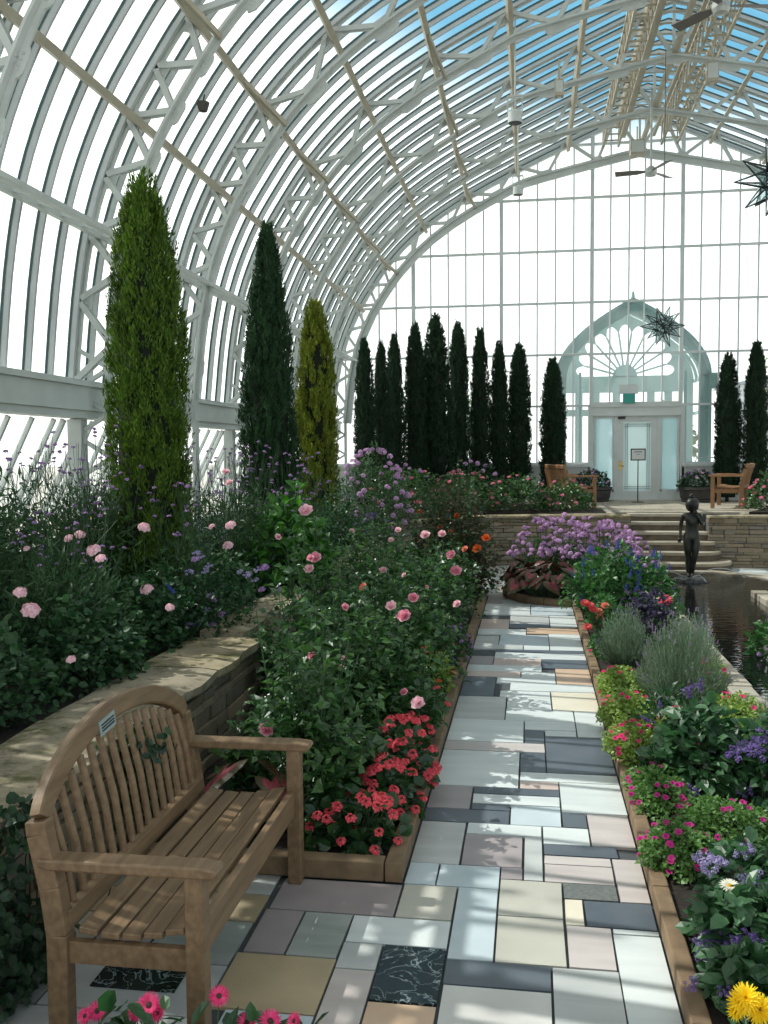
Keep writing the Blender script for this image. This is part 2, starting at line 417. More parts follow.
for a,b in zip(xs,xs[1:]):
    zb=3.66 if 1.5<(a+b)/2<4.1 else 2.05
    g.add([(a,YE,zb),(b,YE,zb),(b,YE,roof_z(b)),(a,YE,roof_z(a))],np.array([(0,1,2,3)]))
g.build('window_glass',ENDGLASS,window_1)
# knee wall of the end wall, with ledge
mb=MB()
for a,b in ((-5.7,1.6),(4.03,2*XC+5.7)):
    box(mb,a,b,YE-.10,YE+.12,1.0,1.98); box(mb,a,b,YE-.2,YE+.1,1.98,2.06)
    for k in range(1,8):
        xx=b-.05-k*.9 if b<2 else a+.05+k*.9
        if a<xx<b: box(mb,xx-.03,xx+.03,YE-.115,YE-.09,1.1,1.95)
o=mb.build('wall_back',GREYW); struct(o,'low pale panelled wall under the end glazing','wall')
mb=MB()                                                  # thin hand rail on the ledge right of the door
tube(mb,[(4.35,YE-.13,2.06),(4.42,YE-.13,2.22),(7.4,YE-.13,2.22)],.018,6)
for x in (4.9,5.9,6.9): tube(mb,[(x,YE-.13,2.06),(x,YE-.13,2.22)],.015,6)
o=mb.build('trim_1',PAINT); struct(o)
# --- the doorway
mb=MB(); Y=YE
box(mb,1.55,1.66,Y-.10,Y+.10,1.08,3.66); box(mb,3.98,4.09,Y-.10,Y+.10,1.08,3.66)
box(mb,1.6,4.03,Y-.12,Y+.10,3.60,3.74); box(mb,1.6,4.03,Y-.09,Y+.09,3.38,3.60); box(mb,1.66,3.98,Y-.13,Y+.06,3.36,3.40)
box(mb,2.25,2.33,Y-.08,Y+.08,1.08,3.4); box(mb,3.40,3.46,Y-.08,Y+.08,1.08,3.4)
for a,b in ((1.70,2.25),(3.46,3.96)):
    box(mb,a,b,Y-.06,Y+.06,1.08,1.36); box(mb,a,b,Y-.06,Y+.06,3.30,3.38); box(mb,a,a+.05,Y-.06,Y+.06,1.3,3.3); box(mb,b-.05,b,Y-.06,Y+.06,1.3,3.3)
box(mb,1.6,4.03,Y-.14,Y+.10,1.05,1.10)
df=mb.build('trim_2',GREYW); struct(df,'pale grey door surround with narrow frosted side lights','door frame')
g=MB()
for a,b in ((1.75,2.21),(3.50,3.92)): box(g,a,b,Y-.01,Y+.01,1.35,3.31)
g.build('side_light',FROST,df)
door=bpy.data.objects.new('door_1',None); COL.objects.link(door); door.location=(2.865,Y,1.08); door.scale=(.93,1,1); struct(door,'pale grey door with leaded frosted pane behind the sign stand','door')
mb=MB()
for a,b,c,d in ((-.58,-.40,0,2.28),(.40,.58,0,2.28),(-.40,.40,0,.24),(-.40,.40,2.12,2.28)): box(mb,a,b,-.05,.03,c,d)
mb.build('door_frame',GREYW,door)
mb=MB(); box(mb,-.40,.40,-.012,.012,.24,2.12); mb.build('door_glass',FROSTW,door)
mb=MB()
for a in (-.34,.34,-.28,.28): box(mb,a-.006,a+.006,-.022,.022,.27,2.08)
for a in (.30,.36,2.0,2.06): box(mb,-.38,.38,-.022,.022,a-.006,a+.006)
mb.build('lead_strip',mat('pale_lead',(.30,.36,.36),.5),door)
mb=MB(); box(mb,-.535,-.445,-.065,-.05,.82,1.06); tube(mb,[(-.49,-.06,.93),(-.49,-.12,.93),(-.38,-.13,.92)],.016,8); mb.build('door_handle',BRASS,door)
mb=MB(); box(mb,-.56,-.35,-.10,-.05,2.20,2.26); mb.build('door_closer',BLACKM,door)
# --- vestibule beyond the glass, with its gothic arch
def gothic(w,zs,za,k=14):
    """half width w, springing zs, apex za -> list of points left to right"""
    L=[]
    for i in range(k+1):
        t=i/k; x=-w+w*(1-math.cos(t*PI/2*.93))/(1-math.cos(PI/2*.93)); z=zs+(za-zs)*math.sqrt((x+w)/w)
        L.append((x,z))
    return L+[(-x,z) for x,z in L[-2::-1]]
CX=2.77; Yv=YE+.45; G=gothic(1.99,4.45,6.50); Gi=gothic(1.79,4.43,6.22)
def arch_ring(mb,A,B,y0,y1):
    for i in range(len(A)-1):
        q=[A[i],A[i+1],B[i+1],B[i]]
        extrude(mb,[(CX+x,y0,z) for x,z in q],(0,y1-y0,0))
mb=MB(); arch_ring(mb,G,Gi,Yv,Yv+.14)
for s in (-1,1):
    box(mb,min(CX+s*2.02,CX+s*1.80),max(CX+s*2.02,CX+s*1.80),Yv,Yv+.14,1.0,4.47)
    box(mb,min(CX+s*1.45,CX+s*1.38),max(CX+s*1.45,CX+s*1.38),Yv,Yv+.1,1.0,4.6)
vest=mb.build('doorway',TEAL); struct(vest,'teal gothic arched porch behind the end glazing','porch')
mb=MB(); Gs=gothic(2.1,4.47,6.62); arch_ring(mb,Gs,G,Yv-.06,Yv+.2)
for s in (-1,1):
    box(mb,min(CX+s*2.1,CX+s*2.02),max(CX+s*2.1,CX+s*2.02),Yv-.06,Yv+.2,1.0,4.47)
    box(mb,min(CX+s*2.04,CX+s*2.28),max(CX+s*2.04,CX+s*2.28),Yv-.1,Yv+.25,4.1,4.5); box(mb,min(CX+s*2.04,CX+s*2.36),max(CX+s*2.04,CX+s*2.36),Yv-.12,Yv+.27,4.42,4.52)
tube(mb,[(CX,Yv,6.5),(CX,Yv,6.78)],[.07,.03],8)
mb.build('arch_rim',TEAL,vest)
# far gable of the porch: solid panel pierced by a fan of petal shaped lights
mb=MB(); y2=YE+2.6; Gf=gothic(1.97,4.5,6.48); ZC=4.62; RP=1.42
def fan_r(t):
    k=(t/PI*11)%1; return RP*(1.0+.09*math.sin(t))*(1-.17*abs(2*k-1)**2.2)
GP=[(x,z) for x,z in gothic(1.97,4.5,6.48,60) if z>=ZC]
tt=[PI*i/132 for i in range(133)]
def arch_hit(t):
    c,s_=math.cos(t),math.sin(t); best=min(GP,key=lambda q:abs(math.atan2(q[1]-ZC,q[0])-t)); return math.hypot(best[0],best[1]-ZC)
pin=[(fan_r(t)*math.cos(t),ZC+fan_r(t)*math.sin(t)) for t in tt]; pout=[((max(arch_hit(t),fan_r(t)+.03))*math.cos(t),ZC+max(arch_hit(t),fan_r(t)+.03)*math.sin(t)) for t in tt]
for i in range(132): extrude(mb,[(CX+pin[i][0],y2,pin[i][1]),(CX+pin[i+1][0],y2,pin[i+1][1]),(CX+pout[i+1][0],y2,pout[i+1][1]),(CX+pout[i][0],y2,pout[i][1])],(0,.1,0))
for i in range(12):
    t=PI*i/11; c,s_=math.cos(t),math.sin(t); beam(mb,(CX+.3*c,y2+.05,ZC+.3*s_),(CX+(fan_r(t)+.02)*c,y2+.05,ZC+(fan_r(t)+.02)*s_),.055,.06,(0,1,0))
pl=[(CX+.36*math.cos(PI*k/16),y2-.02,ZC+.36*math.sin(PI*k/16)) for k in range(17)]; extrude(mb,pl,(0,.12,0))
box(mb,CX-1.97,CX+1.97,y2-.02,y2+.12,4.16,ZC+.02); box(mb,CX-1.97,CX+1.97,y2-.02,y2+.12,3.46,3.66)
for x in (-1.97,-1.45,-.95,-.35,.05,.65,1.15,1.75): box(mb,CX+x,CX+x+.22,y2,y2+.1,1.0,4.2)
box(mb,CX-1.97,CX+1.97,y2,y2+.1,1.0,1.9)
mb.build('tracery_wall',TEALP,vest)
mb=MB()
for x in (-1.98,1.98):                                    # porch ribs and side rails front to back
    for z in (1.9,3.5,4.45): beam(mb,(CX+x,Yv,z),(CX+x,y2,z),.07,.09)
for i in (4,9,14,19,24):
    a=G[min(i,len(G)-1)]; b=Gf[min(i,len(Gf)-1)]; beam(mb,(CX+a[0],Yv+.1,a[1]),(CX+b[0],y2,b[1]),.05,.06)
for y in (Yv+.75,Yv+1.4): arch_ring(mb,gothic(1.98,4.4,6.36),gothic(1.90,4.38,6.26),y,y+.05)
mb.build('porch_rib',TEALP,vest)
mb=MB()
for A,B in ((G,Gf),):
    k=len(A); V=[(CX+x,Yv+.12,z-.03) for x,z in A]+[(CX+x,y2,z-.03) for x,z in B]
    mb.add(V,np.array([(i,i+1,k+i+1,k+i) for i in range(k-1)]))
mb.build('porch_glass',SIDEGLASS,vest)
# exit sign above the door (green, seen through the glass)
ex=thing('exit_sign','green exit sign box hung over the door','sign',(2.62,YE-.16,3.86))
mb=MB(); box(mb,-.16,.16,-.05,.05,-.16,.10); mb.build('sign_face',mat('exit_green',(.02,.30,.25),.4),ex)
mb=MB(); box(mb,-.24,.24,-.03,.06,.09,.34); mb.build('sign_housing',GREYW,ex)
# --- ground outside and pale buildings beyond the glass
PALE=mat('pale_render',(.62,.66,.68),.8,(.68,.70,.72),.5)
OUTG=mat('outside_ground',(.42,.42,.36),.9,(.50,.50,.44),.3)
mb=MB(); box(mb,-60,60,YE+.12,120,.7,1.0); box(mb,-60,-5.85,-30,YE+.12,.7,1.0); box(mb,2*XC+5.85,60,-30,YE+.12,.7,1.0)
struct(mb.build('ground_outside',OUTG))
def house(x0,x1,y,h,lab,wm=PALE):
    b=thing('building',lab,'building',((x0+x1)/2,y,1.0)); w=(x1-x0)/2
    mb=MB(); box(mb,-w,w,0,6,0,h); mb.build('building_body',wm,b)
    mb=MB(); extrude(mb,[(-w-.4,-.4,h),(w+.4,-.4,h),(0,-.4,h+1.6)],(0,6.8,0)); mb.build('roof',mat('pale_slate',(.34,.37,.42),.8),b)
    gw=mat('far_window',(.16,.20,.24),.2)
    k=int((x1-x0)/2.2)
    for r in range(int(h//2.8)):
        for i in range(k):
            xx=-w+(i+.5)*(2*w/k); mb=MB(); box(mb,xx-.5,xx+.5,-.06,.02,.8+r*2.8,2.3+r*2.8); mb.build('house_window',gw,b)
house(14,27,70,6.0,'pale two storey building seen far off through right end glazing')
SLABS="""w,-0.700,6.728,-0.078,7.560 w,-0.078,6.893,0.640,7.087 d,0.120,7.087,0.640,8.027 d,-0.078,7.087,0.120,7.560 m,-0.700,6.283,-0.400,6.728 d,-0.400,6.590,0.205,6.728 p,-0.078,6.728,0.205,6.893 w,0.205,6.303,0.640,6.893 w,-0.400,6.400,0.205,6.590 d,-0.700,6.050,-0.130,6.283 d,-0.400,6.283,-0.130,6.400 b,-0.130,6.050,0.205,6.400 d,0.205,6.050,0.367,6.303 k,0.367,5.777,0.640,6.303 g,-0.700,5.410,-0.403,6.050 w,-0.403,5.873,0.077,6.050 m,-0.403,5.410,-0.040,5.873 g,-0.040,5.254,0.077,5.873 w,0.077,5.777,0.367,6.050 d,0.077,5.610,0.520,5.777 k,0.077,5.490,0.472,5.610 k,0.077,5.254,0.472,5.490 k,0.472,5.060,0.640,5.610 b,-0.700,5.123,-0.520,5.410 b,-0.520,5.123,-0.168,5.410 m,-0.168,5.254,-0.040,5.410 e,-0.695,4.736,-0.394,5.123 b,-0.394,4.366,-0.168,5.123 e,-0.168,4.830,0.176,5.254 e,-0.168,4.366,0.176,4.830 x,0.176,5.060,0.472,5.254 c,0.176,4.772,0.280,5.060 d,0.280,4.772,0.640,5.060 k,0.176,4.366,0.407,4.772 w,0.407,4.715,0.640,4.772 w,0.407,3.200,0.640,4.715 g,0.100,3.200,0.407,4.366 d,-0.394,4.150,0.100,4.366 r,-0.394,3.200,0.100,4.150 v,-0.705,3.975,-0.394,4.457 o,-0.705,3.200,-0.394,3.975 w,-0.907,4.457,-0.394,4.736 g,-0.907,4.215,-0.705,4.457 k,-0.907,3.200,-0.705,4.215 G,-1.165,4.297,-0.907,4.736 m,-1.380,4.297,-1.165,4.736 t,-1.400,3.830,-0.907,4.297 m,-1.370,4.736,-0.695,5.110 b,-1.310,3.200,-0.907,3.830 v,-1.980,3.910,-1.570,4.200 w,-0.700,7.803,-0.053,8.467 k,-0.700,7.560,0.120,7.803 d,-0.053,7.803,0.120,8.193 w,-0.053,8.193,0.393,8.467 w,0.393,8.027,0.640,8.838 w,0.120,8.027,0.393,8.193 g,-0.700,8.467,-0.227,9.285 w,-0.227,8.838,0.200,9.285 w,-0.227,8.467,0.393,8.838 c,0.200,8.838,0.640,9.540 w,-0.305,9.285,0.200,9.540 d,-0.700,9.285,-0.357,10.113 w,-0.357,9.860,0.267,10.113 w,-0.210,9.540,0.640,9.860 p,-0.700,10.113,-0.100,10.373 w,-0.100,10.113,0.267,10.373 o,0.267,9.860,0.640,10.575 d,0.127,10.575,0.640,11.020 w,-0.700,10.373,0.127,10.693 p,-0.420,10.693,0.127,11.050 m,-0.700,10.693,-0.420,11.140 w,-0.420,11.050,0.640,11.390 d,-0.430,11.390,0.640,11.558 g,-0.700,11.558,-0.085,11.830 w,-0.085,11.558,0.233,11.830 b,-0.395,11.830,0.233,12.501 w,0.233,11.558,0.640,12.607 g,-0.700,11.830,-0.395,12.395 o,-0.055,12.607,0.640,13.023 d,-0.293,13.023,0.267,13.320 w,-0.700,12.501,-0.055,12.910 w,0.267,13.135,0.640,14.030 g,-0.293,13.320,0.267,14.063 p,-0.700,12.910,-0.293,13.670 w,-0.700,14.063,0.000,15.050 b,0.000,14.063,0.640,15.030 k,-0.700,15.050,-0.440,16.000"""
# ================================================================ FLOOR, WALLS, BEDS, POOL
SLABCOL=dict(w=((.52,.56,.55),(.64,.67,.65)),b=((.40,.47,.50),(.56,.62,.64)),g=((.38,.39,.38),(.50,.51,.49)),k=((.42,.37,.35),(.53,.48,.45)),
 p=((.48,.37,.32),(.58,.47,.41)),m=((.25,.22,.22),(.36,.31,.31)),e=((.38,.365,.31),(.50,.48,.41)),t=((.34,.27,.17),(.48,.38,.24)),o=((.50,.34,.22),(.60,.43,.30)),
 d=((.065,.082,.10),(.105,.125,.145)),x=((.08,.09,.09),(.17,.17,.15)),v=((.006,.010,.010),(.02,.03,.03)),c=((.62,.56,.43),(.70,.64,.52)),r=((.50,.49,.46),(.62,.61,.57)),G=((.24,.27,.25),(.38,.40,.37)))
SK=list(SLABCOL); SM=[]
for k in SK:
    a,b=SLABCOL[k]; st=(.7,3.5,1) if k in 'wkgG' else None
    SM.append(mat('slab_'+dict(w='white',b='blue',g='grey',k='rose',p='pink',m='mauve',e='beige',t='tan',o='orange',d='slate',x='flecked',v='black',c='cream',r='vein',G='green')[k],a,.36 if k!='d' else .45,b,2.2 if k!='x' else 40,.05,0,.4,st))
# white veins in the black marble
_m=MATS['slab_black']; _nt=_m.node_tree; _b=_nt.nodes['Principled BSDF']
_tc=_nt.nodes.new('ShaderNodeTexCoord'); _w=_nt.nodes.new('ShaderNodeTexNoise'); _w.inputs['Scale'].default_value=7; _w.inputs['Detail'].default_value=7; _w.inputs['Distortion'].default_value=1.2
_r=_nt.nodes.new('ShaderNodeValToRGB'); _e=_r.color_ramp.elements; _e[0].position=.485; _e[0].color=(.008,.012,.012,1); _e[1].position=.5; _e[1].color=(.30,.36,.36,1); _z=_e.new(.515); _z.color=(.012,.02,.02,1)
_nt.links.new(_tc.outputs['Object'],_w.inputs[0]); _nt.links.new(_w.outputs['Fac'],_r.inputs[0]); _nt.links.new(_r.outputs[0],_b.inputs['Base Color']); _b.inputs['Roughness'].default_value=.15
floor=MB(); box(floor,-2.6,9,-3,26.6,-.12,-.016); floor=floor.build('floor',MORTAR); struct(floor,'multicoloured stone slab path through the sunken garden','path')
mb=MB()
def slab(x0,y0,x1,y1,c,z0=-.03,z1=0.0):
    g=.0065; z1+=random.uniform(-.0012,.0012)
    j=lambda: random.uniform(-.003,.003)
    P=[(x0+g+j(),y0+g+j()),(x1-g+j(),y0+g+j()),(x1-g+j(),y1-g+j()),(x0+g+j(),y1-g+j())]
    prism(mb,P,z0,z1,SK.index(c))
for tok in SLABS.split():
    c,x0,y0,x1,y1=tok.split(','); slab(float(x0),float(y0),float(x1),float(y1),c)
def fill(x0,x1,y0,y1,hs,ws,pal):
    y=y0
    while y<y1-.05:
        h=min(random.choice(hs),y1-y); x=x0
        while x<x1-.05:
            w=min(random.choice(ws),x1-x)
            if x1-(x+w)<.15: w=x1-x
            slab(x,y,x+w,y+h,random.choice(pal),-.03,-.004); x+=w
        y+=h
fill(-2.6,-1.40,2.6,5.2,(.3,.42,.55),(.3,.45,.6),'mtGeg'); fill(-1.98,-1.38,4.2,5.2,(.3,.36),(.3,.35),'mGt') if False else None
fill(-.70,.10,15.05,16.0,(.22,.3,.4),(.3,.5,.7),'wwgbe')
fill(-2.3,9,16.0,20.6,(.25,.35,.45,.3),(.35,.55,.8),'wwgebkwr')
fill(-.7,.68,2.6,3.3,(.35,),(.4,.5),'wgke')
mb.build('paving_slab',SM,floor)
# --- edging of the planting beds
def edging(pts,w,z,name,lab):
    mb=MB()
    for (a,b),(c,d) in zip(pts,pts[1:]):
        L=math.hypot(c-a,d-b); k=max(1,int(L/1.15)); ux,uy=(c-a)/L,(d-b)/L
        for i in range(k):
            t0=i/k; t1=(i+1)/k-.006/L
            p=(a+(c-a)*t0-ux*w*.0,b+(d-b)*t0); q=(a+(c-a)*t1,b+(d-b)*t1); zz=z+random.uniform(-.004,.004)
            beam(mb,(*p,zz/2),(*q,zz/2),w,zz)
    o=mb.build(name,CURB,bevel=.008); struct(o,lab,'edging'); return o
edging([(-.755,5.12),(-.755,15.6),(-1.0,17.2),(-1.7,18.6)],.10,.115,'trim_3',None)
edging([(-2.35,5.17),(-.805,5.17)],.10,.115,'trim_4',None)
edging([(.685,2.6),(.685,14.95)],.085,.10,'trim_5',None)
cir=[(.80+1.22*math.cos(t),16.1+1.22*math.sin(t)) for t in np.linspace(-1.62,-4.5,14)]
edging(cir,.10,.11,'trim_6',None)
# --- soil of the beds
def soil(poly,z,name):
    mb=MB(); prism(mb,poly,-.01,z); o=mb.build(name,SOIL); struct(o)
soil([(-2.35,5.2),(-.80,5.2),(-.80,15.6),(-1.05,17.2),(-2.35,18.0)],.075,'ground_1')
soil([(.725,2.6),(1.95,2.6),(1.95,15.4),(.725,15.4)],.07,'ground_2')
soil([(.80+1.18*math.cos(t),16.1+1.18*math.sin(t)) for t in np.linspace(0,2*PI,28,endpoint=False)],.072,'ground_3')
soil([(-2.38,2.3),(-.75,2.3),(-.75,3.22),(-2.38,3.22)],.07,'ground_4')
soil([(-5.56,2.0),(-2.98,2.0),(-2.98,17.2),(-2.2,19.2),(-1.0,20.5),(-1.0,26.6),(-5.56,26.6)],.68,'ground_5')
soil([(-5.5,17.6),(-3.0,17.4),(-2.1,19.4),(-1.0,20.6),(1.6,20.85),(1.6,22.2),(-.6,24.6),(-.6,26.5),(-5.5,26.5)],1.10,'ground_6')
soil([(3.78,3.0),(5.0,3.0),(5.0,15.6),(3.78,15.6)],.07,'ground_7')
soil([(4.5,20.7),(9,20.7),(9,22.6),(5.4,22.6)],1.12,'ground_8')
# --- dry stone walls
def stone_wall(path,z0,z1,name,lab,side=1,hmin=.055,hmax=.13,lmin=.18,lmax=.55,th=.30,cap=None,capw=.5,capz=.08,mats=None):
    """courses of single stones on the side to the right of the path (side=1)"""
    P=np.array(path,float); seg=np.linalg.norm(np.diff(P,axis=0),axis=1); S=np.concatenate([[0],np.cumsum(seg)]); T=S[-1]
    def pt(s):
        s=min(max(s,0),T); i=min(np.searchsorted(S,s,side='right')-1,len(seg)-1); u=(P[i+1]-P[i])/seg[i]
        return P[i]+u*(s-S[i]), np.array([u[1],-u[0]])*side
    mb=MB(); z=z0
    while z<z1-.02:
        h=random.uniform(hmin,hmax)
        if z1-(z+h)<.04: h=z1-z
        s=-random.uniform(0,.3)
        while s<T:
            l=random.uniform(lmin,lmax); a,na=pt(s+.006); b,nb=pt(min(s+l,T)-.006); out=random.uniform(-.012,.022)
            if np.linalg.norm(b-a)>.04:
                V=[]
                for (p,nn) in ((a,na),(b,nb)):
                    for off in (out,-th):
                        for zz in (z+.005,z+h-.005):
                            j=RNG.uniform(-.009,.009,3); V.append((p[0]+nn[0]*off+j[0],p[1]+nn[1]*off+j[1],zz+j[2]))
                mb.add(V,BOXF)
            s+=l
        z+=h
    w=mb.build(name,WALLSTONE,bevel=.007); struct(w,lab,'stone wall')
    mb=MB()                                               # dark packing behind the faces
    for (a,b),(c,d) in zip(path,path[1:]):
        u=np.array([c-a,d-b]); u/=np.linalg.norm(u); nn=np.array([u[1],-u[0]])*side
        q=[(a-nn[0]*.02,b-nn[1]*.02),(c-nn[0]*.02,d-nn[1]*.02),(c-nn[0]*th,d-nn[1]*th),(a-nn[0]*th,b-nn[1]*th)]
        prism(mb,q if side==1 else q[::-1],z0,z1-.005)
    mb.build('wall_core',MORTAR,w)
    if cap:
        mb=MB(); s=0
        while s<T:
            l=random.uniform(*cap); e=min(s+l,T); k=6; rows=[]
            for i in range(k+1):
                p,nn=pt(s+.008+(e-s-.016)*i/k)
                for jx in range(6):
                    off=.06-(capw)*jx/5
                    r=RNG.uniform(-1,1,3); edge=jx in(0,5)
                    rows.append((p[0]+nn[0]*(off+r[0]*(.03 if edge else .01)),p[1]+nn[1]*(off+r[0]*(.03 if edge else .01))+r[1]*.01*(0<i<k),z1+capz+r[2]*.007-(.012 if edge else 0)))
            N=len(rows); V=rows+[(x,y,z1-.002) for x,y,_ in rows]
            F=[(i*6+j,i*6+j+1,(i+1)*6+j+1,(i+1)*6+j) for i in range(k) for j in range(5)]
            F+=[(N+f[3],N+f[2],N+f[1],N+f[0]) for f in F]
            for i in range(k): F+=[(i*6,(i+1)*6,N+(i+1)*6,N+i*6),(i*6+5,N+i*6+5,N+(i+1)*6+5,(i+1)*6+5)]
            for j in range(5): F+=[(j,N+j,N+j+1,j+1),(k*6+j,k*6+j+1,N+k*6+j+1,N+k*6+j)]
            mb.add(V,np.array(F)); s=e
        mb.build('cap_stone',CAPSTONE,w)
    return w
stone_wall([(-2.42,2.4),(-2.44,8.2)],0,.68,'wall_front_left','mossy stone wall behind the teak bench',1,cap=(.9,1.7),capw=.68,capz=.07)
stone_wall([(-2.62,8.25),(-2.58,12.8),(-2.62,16.8)],0,.72,'wall_mid_left','low stone wall behind the rose bushes',1,cap=(.7,1.3),capw=.45)
curve=[(-2.72,16.6),(-2.62,17.6),(-2.2,18.8),(-1.5,19.8),(-.6,20.3),(.6,20.42),(2.08,20.42)]
stone_wall(curve,0,1.02,'wall_terrace_left','terrace stone wall curving left of the steps',1,.05,.10,.2,.6,cap=(.6,1.0),capw=.42,capz=.05)
stone_wall([(3.62,20.3),(10,20.3)],0,1.02,'wall_terrace_right','terrace stone wall right of the steps',1,.05,.10,.2,.6,cap=(.6,1.0),capw=.42,capz=.05)
# --- terrace floor and steps
mb=MB(); prism(mb,[(1.6,21.05),(4.05,21.05),(4.05,20.55),(10,20.55),(10,26.62),(-1,26.62),(-1,20.75),(1.6,20.75)],0,1.05)
tf=mb.build('floor_terrace',MORTAR); struct(tf,'pale paved terrace before the door','terrace')
mb=MB(); y=20.6
while y<26.5:
    h=random.choice((.45,.6,.75)); x=-1
    while x<9.5:
        w=random.choice((.5,.7,.9)); 
        if not(1.5<x+w/2<4.1 and y<21.05): box(mb,x+.008,x+w-.008,max(y,20.75)+.008,min(y+h,26.6)-.008,1.05,1.08+random.uniform(-.002,.002))
        x+=w
    y+=h
mb.build('terrace_slab',STEPSTONE,tf)
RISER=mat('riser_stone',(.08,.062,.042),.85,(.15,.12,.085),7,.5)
ends=[(19.30,.18,1.35,4.02,.72),(19.68,.36,1.55,3.85,.55),(20.02,.54,1.9,3.74,.18),(20.36,.72,2.06,3.62,.0),(20.70,.90,2.06,3.62,.0),(21.0,1.06,2.06,3.62,0)]
for k,(yf,zt,xl,xr,rd) in enumerate(ends):
    mb=MB(); pts=[]
    if rd>0:
        for i in range(9):
            t=PI/2*i/8; pts.append((xl+rd*1.0*(1-math.sin(t)),yf+rd*(1-math.cos(t))))
        pts=[(x,y) for x,y in pts][::-1]
        L=pts; R=[(xl+xr-x,y) for x,y in pts][::-1]
        poly=L+R+[(xr,21.2 if rd<.3 else 20.25),(xl,21.2 if rd<.3 else 20.25)]
    else: poly=[(xl,yf),(xr,yf),(xr,21.3),(xl,21.3)]
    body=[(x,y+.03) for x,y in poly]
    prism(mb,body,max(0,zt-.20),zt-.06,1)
    # tread stones with a small nosing
    cuts=np.linspace(xl-.01,xr+.01,random.choice((3,4))+1)
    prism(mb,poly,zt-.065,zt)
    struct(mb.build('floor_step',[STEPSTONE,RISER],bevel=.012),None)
# --- pool
ang=math.acos(.73/1.6)
arc=[(2.83+1.6*math.cos(t),17.6+1.6*math.sin(t)) for t in np.linspace(-PI/2+.475,PI*1.5-.475,44)]
mb=MB(); mb.add([(x,y,.03) for x,y in [(2.1,3.5),(3.56,3.5)]+arc],[tuple(range(2+len(arc)))])
pool=mb.build('pool_water',WATER); tag(pool,'dark still pool reflecting the white glazing','pool',None,'structure')
mb=MB()
def coping(pts,w,z):
    P=np.array(pts); 
    for i in range(len(P)-1):
        a,b=P[i],P[i+1]; u=(b-a)/np.linalg.norm(b-a); b=b-u*.01; zz=z+random.uniform(-.006,.006)
        beam(mb,(a[0],a[1],zz/2),(b[0],b[1],zz/2),w+random.uniform(-.01,.01),zz)
ys=[3.5]
while ys[-1]<16.1: ys.append(min(ys[-1]+random.uniform(.35,.7),16.15))
coping([(2.0,y) for y in ys],.24,.125)
coping([(3.68,y) for y in ys],.26,.125)
coping([(2.83+1.74*math.cos(t),17.6+1.74*math.sin(t)) for t in np.linspace(-PI/2+.48,PI*1.5-.48,24)],.26,.05)
cp=mb.build('trim_7',STEPSTONE,bevel=.01); struct(cp,'pale stone coping around the pool','coping')
